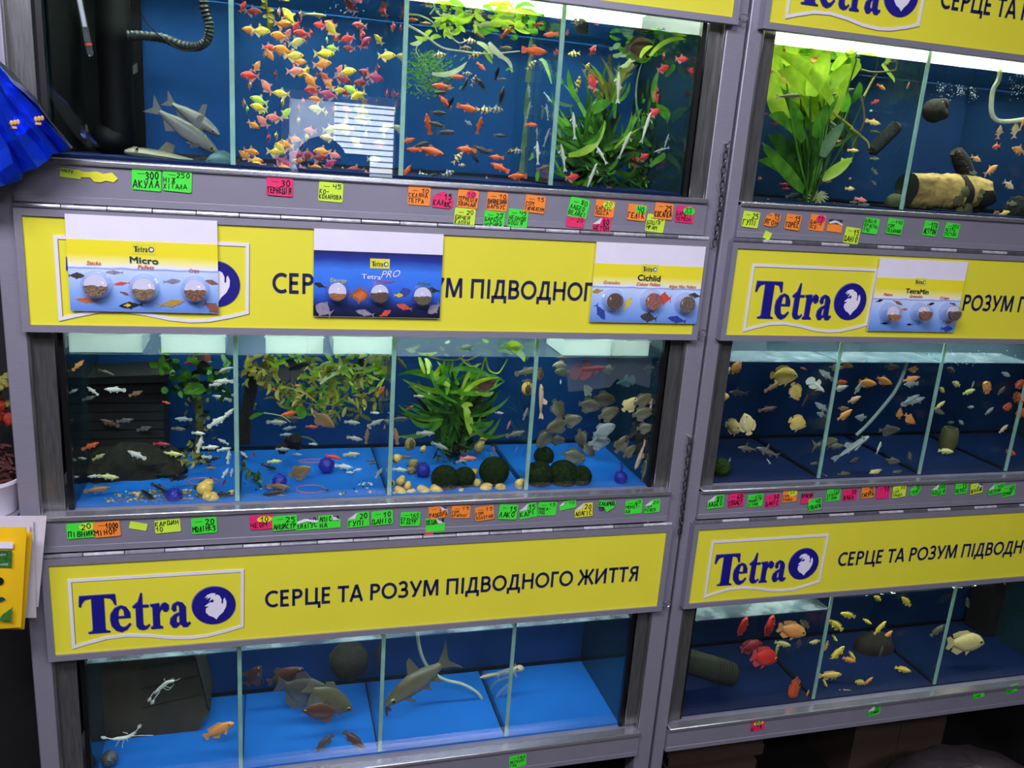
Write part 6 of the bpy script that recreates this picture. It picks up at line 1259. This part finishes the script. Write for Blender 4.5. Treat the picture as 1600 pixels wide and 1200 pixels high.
school('swordtail tank', .554, .809, 'platy', '''645 6 20 20 f;666 17 22 30 b;644 31 18 0 f;665 37 19 0 b;697 37 26 320 k;791 32 19 20 f;792 50 26 45 f;841 39 19 10 f;861 54 24 190 f;835 80 42 0 f;791 75 20 0 b;752 104 18 320 f;785 124 14 0 h;690 135 31 180 f;715 120 21 0 f;695 159 25 140 f;730 169 34 350 f;669 194 32 105 f;749 196 27 80 f;637 220 23 20 f;672 236 42 350 f;647 234 23 180 f;729 234 32 180 f;765 236 16 0 h;776 246 23 180 f;781 262 31 160 f;809 276 33 185 f;635 269 25 60 f;830 195 20 0 f;851 262 26 20 h;748 54 22 330 h
734 64 20 0 c barb:striped_barb;686 86 22 10 c barb:striped_barb;742 86 22 20 c barb:striped_barb;727 75 19 0 b barb:striped_barb;830 102 21 45 c barb:striped_barb;730 115 16 0 s barb:striped_barb;740 126 19 70 s barb:striped_barb;756 172 25 0 c barb:striped_barb;775 171 24 0 s barb:striped_barb;732 192 13 330 s barb:striped_barb;715 247 24 50 c barb:striped_barb;807 236 19 0 s barb:striped_barb;657 275 24 10 w barb:striped_barb;700 271 21 20 s barb:striped_barb;760 283 24 0 s barb:striped_barb;722 258 12 0 c barb:striped_barb
689 145 22 190 k;777 114 22 80 k;727 131 21 70 k;751 131 25 140 k;705 160 20 70 k;685 177 26 0 k;784 150 28 80 k;683 195 26 170 k;697 207 28 5 k;781 212 20 0 k;658 226 24 20 k;752 234 28 340 k;741 245 22 310 k;799 236 24 30 k;672 277 24 30 k;792 286 22 0 k
827 142 18 95 z slender:slender_fish;856 152 20 310 w slender:slender_fish;855 175 25 100 z slender:slender_fish;840 239 36 98 w slender:slender_fish;826 172 26 85 z slender:slender_fish;854 215 30 80 z slender:slender_fish;839 208 18 95 z slender:slender_fish''', 'swordtail')
school('bushy fern tank', .809, 1.054, 'tetra', '''869 82 18 h r;926 130 26 120 r;1037 88 16 h r;1065 92 19 0 r;1036 107 21 20 r;1084 111 19 180 r;1026 141 20 h r;1025 151 17 300 r;959 144 15 h r;1021 176 21 30 r;1081 154 16 h r;991 252 22 120 r;1005 246 20 25 r;1069 251 18 h r;894 277 22 10 r;884 219 12 h r;950 297 20 0 r;887 51 12 h r;926 79 17 60 r
966 137 46 95 w slender:slender_fish:.07;897 197 40 100 w slender:slender_fish:.08;976 227 44 75 w slender:slender_fish:.07;880 247 42 105 w slender:slender_fish:.07;940 242 32 125 w slender:slender_fish:.07;924 277 45 80 w slender:slender_fish:.065;1009 200 46 78 w slender:slender_fish:.07;979 100 28 25 i slender:slender_fish;1041 222 25 80 z slender:slender_fish;1034 234 25 200 z slender:slender_fish
897 84 20 190 y barb:tiger_barb;903 131 24 80 y barb:tiger_barb;917 105 16 60 y barb:tiger_barb;908 257 12 h s barb:small_barb''', 'red tetra')
fish('severum', 'butterfly fish', 1000, 74, 46, 10, 'h', .10, skin='fish_plain', tank='bushy fern tank')
fish('severum', 'butterfly fish', 908, 42, 30, 320, 'n', .12, skin='fish_plain', tank='bushy fern tank')
school('shark fish tank', .046, .2965, 'shark', '''287 201 116 327 n shark:grey_shark_fish:.12;300 182 96 330 n shark:grey_shark_fish:.22;345 252 44 185 t severum:blue_disc_fish:.09;262 246 120 175 e catfish:long_bottom_fish:.16''', 'shark fish')
school('broad-leaved plant tank', 1.192, 1.523, 'platy', '''1209 72 17 10 f;1208 85 17 180 f;1231 88 20 0 r;1209 99 17 180 r;1229 99 22 0 r;1188 98 15 0 p;1272 98 22 0 f;1303 92 20 0 q;1204 112 16 0 f;1225 126 19 160 y;1232 119 14 0 a;1205 145 21 25 a;1243 159 20 10 p;1294 166 15 0 y;1291 128 14 h o;1377 136 16 330 o;1368 159 17 20 r;1361 173 10 h w;1364 191 24 350 a;1333 235 17 0 a;1419 133 10 80 p;1323 251 19 350 g;1211 193 14 0 r;1275 286 20 0 r;1226 288 15 0 r;1228 295 13 0 r;1292 283 18 0 b;1328 295 19 0 a;1328 279 10 h a;1345 312 20 350 p;1238 305 20 20 v;1200 316 24 0 q;1367 268 18 330 v;1366 286 13 330 v;1187 279 17 h q;1367 248 15 0 v;1389 98 15 30 q;1303 317 8 h r;1194 178 14 0 d;1312 222 16 340 p;1350 320 18 0 n;1334 316 14 0 v
1232 150 48 8 v slender:pencil_fish;1296 191 42 330 v slender:pencil_fish;1311 145 46 20 v slender:pencil_fish;1253 313 24 170 v slender:pencil_fish''', 'guppy')
school('bark log tank', 1.523, 1.86, 'barb', '''1561 207 22 105 j;1586 204 26 110 c;1557 229 22 190 f;1592 235 30 170 q;1525 248 19 340 q;1548 266 28 35 q;1576 289 24 335 j;1511 264 16 70 b;1598 192 20 80 q;1555 334 20 20 b;1569 333 18 20 a;1521 270 13 0 n;1581 318 16 0 v''', 'small barb')
school('pale molly tank', .046, .2965, 'molly', '''115 611 16 30 z;145 611 20 140 w;180 609 30 172 w;199 602 28 22 w;212 615 24 25 b;139 622 20 20 n;122 571 24 45 q;165 582 24 340 v;350 579 28 20 w;350 596 29 175 w;337 601 20 10 w;356 614 20 150 w;347 622 29 165 w;356 647 24 45 w;339 659 34 35 w;301 600 18 0 h;260 629 13 350 f;287 655 25 170 z;172 661 29 150 h;195 657 25 10 n;225 670 25 20 n;279 670 21 0 v;141 697 27 25 f;252 694 25 0 d;110 701 12 h f;310 677 21 0 w;312 695 27 75 w;329 699 24 0 w;349 690 18 150 w;350 702 21 10 w;316 715 28 175 w;357 714 22 85 w;352 739 18 60 w;362 738 14 80 w;129 716 13 0 s;154 714 21 30 i;179 717 23 120 w;214 711 30 145 w;270 709 28 0 i;116 745 14 0 z;147 744 18 180 w;169 745 30 350 i;152 765 38 5 b;250 762 30 340 k;232 775 30 130 k;280 747 30 20 k;347 772 27 10 k;317 755 30 30 k;335 717 20 20 k;350 754 14 60 d;306 562 36 200 d betta:dark_betta;326 567 15 20 t;330 731 17 0 b''', 'molly')
school('floating weed tank', .2965, .554, 'molly', '''462 574 52 25 k betta:betta:.07;562 568 34 80 k betta:betta;422 607 20 340 f;454 646 28 185 f;432 660 30 0 s;452 655 38 10 n;452 669 20 190 z;447 679 18 0 z;506 656 40 325 b gourami:gourami:.11;487 667 19 0 f;554 685 24 350 s;577 667 16 h q;586 661 26 25 s;586 645 14 0 w;550 660 24 0 s;596 611 18 60 f;573 682 24 85 b;381 710 15 130 w;490 694 14 0 w;465 710 14 0 w;442 702 21 0 z;396 710 17 h d;521 714 25 350 r;549 710 26 10 c;537 729 28 350 w;559 734 14 20 w;547 738 12 0 w;429 721 22 0 i;420 729 24 340 k;469 737 38 25 b gourami:gourami:.12;436 760 36 0 b molly:molly:.09;440 781 36 0 e gourami:gourami:.07;586 775 28 335 f;592 739 19 60 s;428 770 34 190 k;392 640 26 50 v;597 620 18 250 n;385 565 20 70 b;467 604 24 340 q platy:platy;512 645 20 20 q platy:platy;533 772 16 60 n;579 720 14 0 n;583 724 12 20 n;502 585 22 0 b''', 'molly')
school('snail tank', .554, .809, 'molly', '''619 682 28 100 q;726 605 13 0 f;732 716 26 0 p;752 649 15 0 q;757 685 14 0 q;772 702 13 110 p;795 664 15 80 p;647 605 17 0 b;655 619 17 0 s;669 614 10 h w;640 637 14 30 r;665 677 28 0 s;625 734 24 350 w;632 714 22 0 v;687 697 28 340 z;824 580 40 20 e;824 595 18 0 e;780 645 14 0 s;758 600 34 20 h severum:leaf_fish;627 567 26 310 v;821 647 22 80 z;722 720 20 10 z;624 655 30 0 n;768 640 10 h b;805 678 30 20 e''', 'molly')
school('silver disc tank', .809, 1.054, 'disc', '''872 639 36 300 e;894 657 34 20 e;870 666 42 200 e;851 686 38 235 e;872 688 26 350 e;922 634 38 350 e;945 624 40 350 e;952 646 38 20 e;1006 625 36 20 e;1005 646 36 10 e;945 672 38 25 z;937 691 36 10 z;909 686 36 290 e;920 703 30 310 e;897 714 40 340 e;972 694 34 60 e;984 705 28 40 e;1009 669 28 10 e
845 628 54 93 j catfish:catfish:.055;1021 628 50 78 j catfish:catfish:.06;1020 656 50 80 j catfish:catfish:.07;1001 710 50 258 j catfish:catfish:.07;992 671 50 62 k catfish:catfish:.07;1028 583 46 85 k catfish:catfish;1006 736 36 88 n catfish:catfish;1014 692 36 85 k catfish:catfish
920 576 50 10 d betta:betta:.07;977 595 34 190 t betta:betta:.08;985 632 32 50 c;918 610 24 130 s;876 597 12 h w;874 572 28 180 s;878 581 24 185 s;949 577 22 180 s;870 732 20 350 s;878 560 16 350 v''', 'disc fish')
school('gold disc tank', 1.192, 1.442, 'severum', '''1225 587 44 0 a;1243 612 32 300 a;1246 661 36 340 a;1167 663 36 110 c;1146 667 36 h c;1131 620 20 0 a;1151 574 24 60 q;1137 580 14 60 c
1201 721 18 h w slender:slender_fish;1277 602 30 320 w betta:betta:.06;1291 586 32 150 z molly:silver_angel;1285 637 32 150 z molly:silver_angel;1284 648 28 160 z molly:silver_angel;1256 576 13 h f molly:small_fish;1154 614 34 175 k shark:shark_fish;1206 605 30 25 b molly:small_fish;1168 701 36 170 e shark:shark_fish;1199 639 28 20 h molly:small_fish;1289 692 48 10 v bala:dark_barb;1291 744 16 h c slender:slender_fish;1275 724 20 0 v molly:small_fish;1200 706 42 160 n shark:shark_fish;1258 626 20 80 h molly:small_fish;1139 722 14 80 z molly:small_fish''', 'disc fish')
school('air hose tank', 1.442, 1.693, 'honey', '''1356 598 33 350 q;1382 595 31 340 q;1427 577 24 180 q;1424 592 25 20 q;1424 600 32 180 z molly:silver_angel;1428 627 34 25 z molly:silver_angel;1422 625 34 28 z molly:silver_angel;1422 655 32 325 q;1406 646 22 110 q;1320 648 28 35 q;1318 638 18 0 b;1345 652 26 175 z;1335 624 24 20 j;1341 606 22 60 z;1314 606 22 20 w;1315 597 20 0 f;1324 570 23 340 q;1307 574 24 0 j;1394 573 23 0 b;1373 700 20 80 w molly:small_fish;1366 738 25 20 c;1396 720 26 350 v;1335 719 19 200 v;1319 741 26 0 v;1400 739 22 20 v;1390 672 40 0 n;1306 697 28 0 v bala:dark_barb;1422 712 18 120 v
1329 701 64 47 z catfish:grey_catfish:.075''', 'gourami')
school('olive barrel tank', 1.693, 1.925, 'cichlid', '''1494 600 23 160 i;1472 609 18 150 l;1514 612 21 20 i;1542 605 28 145 q parrot:plump_goldfish;1520 601 12 80 z;1546 642 18 40 z;1486 578 24 160 v;1469 633 19 40 c;1467 643 19 340 v;1478 705 23 0 i;1572 585 17 340 z;1517 636 12 0 z;1502 660 14 330 z;1574 636 20 180 f parrot:plump_goldfish;1591 622 26 h f parrot:plump_goldfish;1597 645 22 190 f parrot:plump_goldfish;1568 670 18 45 j;1579 707 15 h f parrot:plump_goldfish;1486 660 12 0 n;1565 610 16 60 n;1597 600 22 20 f parrot:plump_goldfish''', 'small cichlid')
school('parrot cichlid tank', 1.194, 1.53, 'parrot', '''1237 985 45 350 q parrot::.08;1194 1027 52 343 r parrot::.07;1203 978 34 75 r parrot::.16;1161 979 32 80 r parrot::.18;1174 1010 36 20 d parrot::.17;1241 1077 42 280 f parrot::.08
1257 975 25 140 v cichlid:slim_cichlid;1273 1003 20 180 i cichlid:slim_cichlid;1223 1006 25 350 i cichlid:slim_cichlid;1215 1012 20 80 i cichlid:slim_cichlid;1248 1006 20 100 v cichlid:slim_cichlid;1262 1083 12 85 q cichlid:slim_cichlid''', 'parrot cichlid')
school('yellow fish tank', 1.53, 1.862, 'cichlid', '''1325 961 26 165 l;1306 977 32 145 l;1371 935 22 150 l;1416 940 26 140 l;1355 971 16 h l;1375 981 27 45 l;1385 994 25 42 q;1304 997 18 h l;1291 1010 20 85 a;1308 1021 31 55 l;1331 1024 22 h l;1327 1031 22 345 q;1297 1055 36 5 a;1289 1067 16 h l;1324 1083 29 350 a;1344 1066 23 340 l;1357 1064 18 40 q;1411 1046 25 350 l;1465 985 27 50 v;1358 1012 18 110 n;1377 1018 18 80 n''', 'cichlid')
school('pale cream cichlid tank', 1.862, 2.19, 'cichlid', '1508 1004 58 5 c parrot:cream_cichlid:.10;1512 942 22 300 n cichlid:dark_cichlid', 'cream cichlid')
school('white crayfish tank', .046, .2965, 'parrot', '342 1141 54 35 q cichlid:orange_spotted_cichlid:.10', 'orange spotted cichlid')
school('brown gourami tank', .2965, .554, 'gourami', '''480 1080 96 345 n gourami:brown_gourami:.16;514 1092 84 325 v gourami:brown_gourami:.12;502 1111 58 178 h gourami:brown_gourami:.08;446 1056 56 20 h gourami:brown_gourami:.2;397 1056 44 60 h gourami:brown_gourami:.2
507 1161 38 225 n cichlid:small_dark_fish:.06;553 1156 42 320 h cichlid:small_dark_fish:.065''', 'brown gourami')
school('big silver barb tank', .554, .809, 'bala', '655 1063 122 212 v bala:silver_barb:.085;604 1108 40 95 h catfish:dark_catfish:.16', 'silver barb')
# ------------------------------------------------------------------ labels that single each fish out
def pose(f):
    if f['ang'] == 'h': return 'seen head-on'
    a = float(f['ang']) % 360
    if a <= 35 or a >= 325: return 'facing right'
    if 145 <= a <= 215: return 'facing left'
    return 'nose up' if a < 145 else 'nose down'
tanks = {}
for f in FISH: tanks.setdefault(f['tank'], []).append(f)
for tk, fs in tanks.items():
    lo, hi = min(f['py'] for f in fs), max(f['py'] for f in fs)
    for f in fs:
        u = (f['py'] - lo) / max(1, hi - lo); f['band'] = 'near the top' if u < .34 else ('at mid height' if u < .67 else 'near the bottom')
        w = f['word']; f['noun'] = w if f['col'].split()[-1] in w or w.startswith(('brown', 'orange', 'yellow', 'cream', 'golden', 'red', 'silver', 'pale', 'grey', 'dark')) and f['col'] in w else f"{f['col']} {w}"
    levels = (lambda f: (f['noun'],), lambda f: (f['noun'], pose(f)), lambda f: (f['noun'], pose(f), f['band']))
    todo = list(fs)
    for lv in levels:
        by = {}
        for f in fs: by.setdefault(lv(f), []).append(f)
        for f in list(todo):
            if len(by[lv(f)]) == 1:
                k = lv(f); f['o']['label'] = ' '.join(['the only', k[0]] + list(k[1:]) + ['in the', tk]); todo.remove(f)
    by = {}
    for f in todo: by.setdefault(levels[2](f), []).append(f)
    for k, v in by.items():
        allv = sorted([f for f in fs if levels[2](f) == k], key=lambda f: f['px'])
        for f in v: f['o']['label'] = f"{k[0]} {k[1]} {dict(top='high up', height='midway', bottom='low down')[k[2].split()[-1]]}, {tk}, {ordw(allv.index(f) + 1)} of {CARD[len(allv)]} from left"
# ------------------------------------------------------------------ axolotl and crayfish
def axolotl():
    mb = MB(); d = .17; P = [at(x, y, d) for x, y in smooth_path([(813, 1044), (806, 1046), (796, 1049), (784, 1051), (772, 1054), (758, 1057), (750, 1059)], 4)]; s = px_size(P[0]); n = len(P)
    r = []
    for i in range(n):
        u = i / (n - 1); r.append(s * (5.2 if u < .12 else 5.8 - 2.2 * abs(u - .28) * 4 if u < .45 else max(.6, 4.6 * (1 - u) + 1)))
    mb.tube(P, r, 12); mb.ball(P[1], s * 6.2, 0, 14, 9, (1.15, 1, .8))
    for sg in (-1, 1):
        for k in range(3):
            b = P[3] + Vector((0, sg * s * 4, s * 2)); mb.tube([b, b + Vector((-s * (2 + 2 * k), sg * s * 3, s * (5 - 2 * k)))], [s * .9, s * .35], 6, 1)
        for i, dx in ((6, 2), (14, -1)):
            b = P[i]; mb.tube([b, b + Vector((s * dx, sg * s * 5, -s * 3)), b + Vector((s * (dx + 2), sg * s * 6, -s * 7))], [s * 1.5, s * 1.1, s * .8], 7)
            for t in (-1, 0, 1): e = b + Vector((s * (dx + 2), sg * s * 6, -s * 7)); mb.tube([e, e + Vector((s * (2 + t * .3), sg * s * (1 + t), -s * .8))], [s * .5, s * .3], 5)
        mb.ball(P[0] + Vector((0, sg * s * 3.4, s * 1.5)), s * .9, 2, 8, 6)
    mb.prism([[(P[-9].x, P[-9].z + s * 3.5), (P[-4].x, P[-4].z + s * 4), (P[-1].x, P[-1].z), (P[-4].x, P[-4].z - s * 3.5), (P[-9].x, P[-9].z - s * 3)]], d - s * .3, d + s * .3, 0)
    return tag(mb.build('axolotl', [mat('pale_pink_skin', rgb(206, 182, 150), 0.45, var=.06), mat('pink_gills', rgb(180, 120, 110), 0.5), M['eye']]), 'pale pink axolotl resting on the blue floor behind the last divider', 'axolotl')
axolotl()
M['cray'] = mat('white_shell', rgb(226, 226, 210), 0.4, var=.08, scale=200)
def crayfish(pts, claws, legs, d, label):
    mb = MB(); P = [at(x, y, d) for x, y in smooth_path(pts, 5)]; s = px_size(P[0]); n = len(P)
    mb.tube(P, [s * (1.0 + 2.3 * math.sin(PI * min(1, .15 + .8 * i / n))) * (1 if i % 2 else .85) for i in range(n)], 9)
    for c in claws:
        Q = [at(x, y, d - .006) for x, y in smooth_path(c, 4)]; mb.tube(Q, [s * .8] * len(Q), 6); e, t = Q[-1], (Q[-1] - Q[-2]).normalized(); nv = Vector((-t.z, 0, t.x))
        mb.tube([e, e + t * s * 4 + nv * s * 1.6, e + t * s * 8 + nv * s * .8], [s * 1.5, s * 1.7, s * .3], 6).tube([e, e + t * s * 4 - nv * s * 1.4, e + t * s * 8 - nv * s * .5], [s * 1.2, s * 1.1, s * .3], 6)
    for l in legs: mb.tube([at(x, y, d - .004) for x, y in smooth_path(l, 4)], s * .5, 5)
    return tag(mb.build('crayfish', M['cray']), label, 'crayfish', 'white crayfish')
crayfish([(272, 1064), (262, 1066), (254, 1072), (247, 1078), (242, 1084)], [[(247, 1078), (240, 1082), (235, 1090)], [(250, 1080), (244, 1088), (240, 1094)]], [[(262, 1066), (256, 1062), (258, 1060)], [(265, 1064), (270, 1060), (273, 1063)], [(256, 1072), (266, 1074), (272, 1069)], [(254, 1074), (262, 1078), (268, 1074)], [(272, 1064), (278, 1062), (281, 1060)]], .12, 'white crayfish clinging high on the clay shelter')
crayfish([(212, 1144), (203, 1150), (194, 1153), (184, 1154), (176, 1155)], [[(208, 1147), (212, 1143), (216, 1138)], [(176, 1155), (171, 1154), (166, 1153)]], [[(196, 1153), (192, 1160), (191, 1168)], [(190, 1154), (184, 1160), (181, 1166)], [(205, 1150), (225, 1149), (240, 1149)], [(200, 1146), (192, 1144)], [(195, 1152), (200, 1158)]], .08, 'white crayfish stretched out on the floor before the clay shelter')
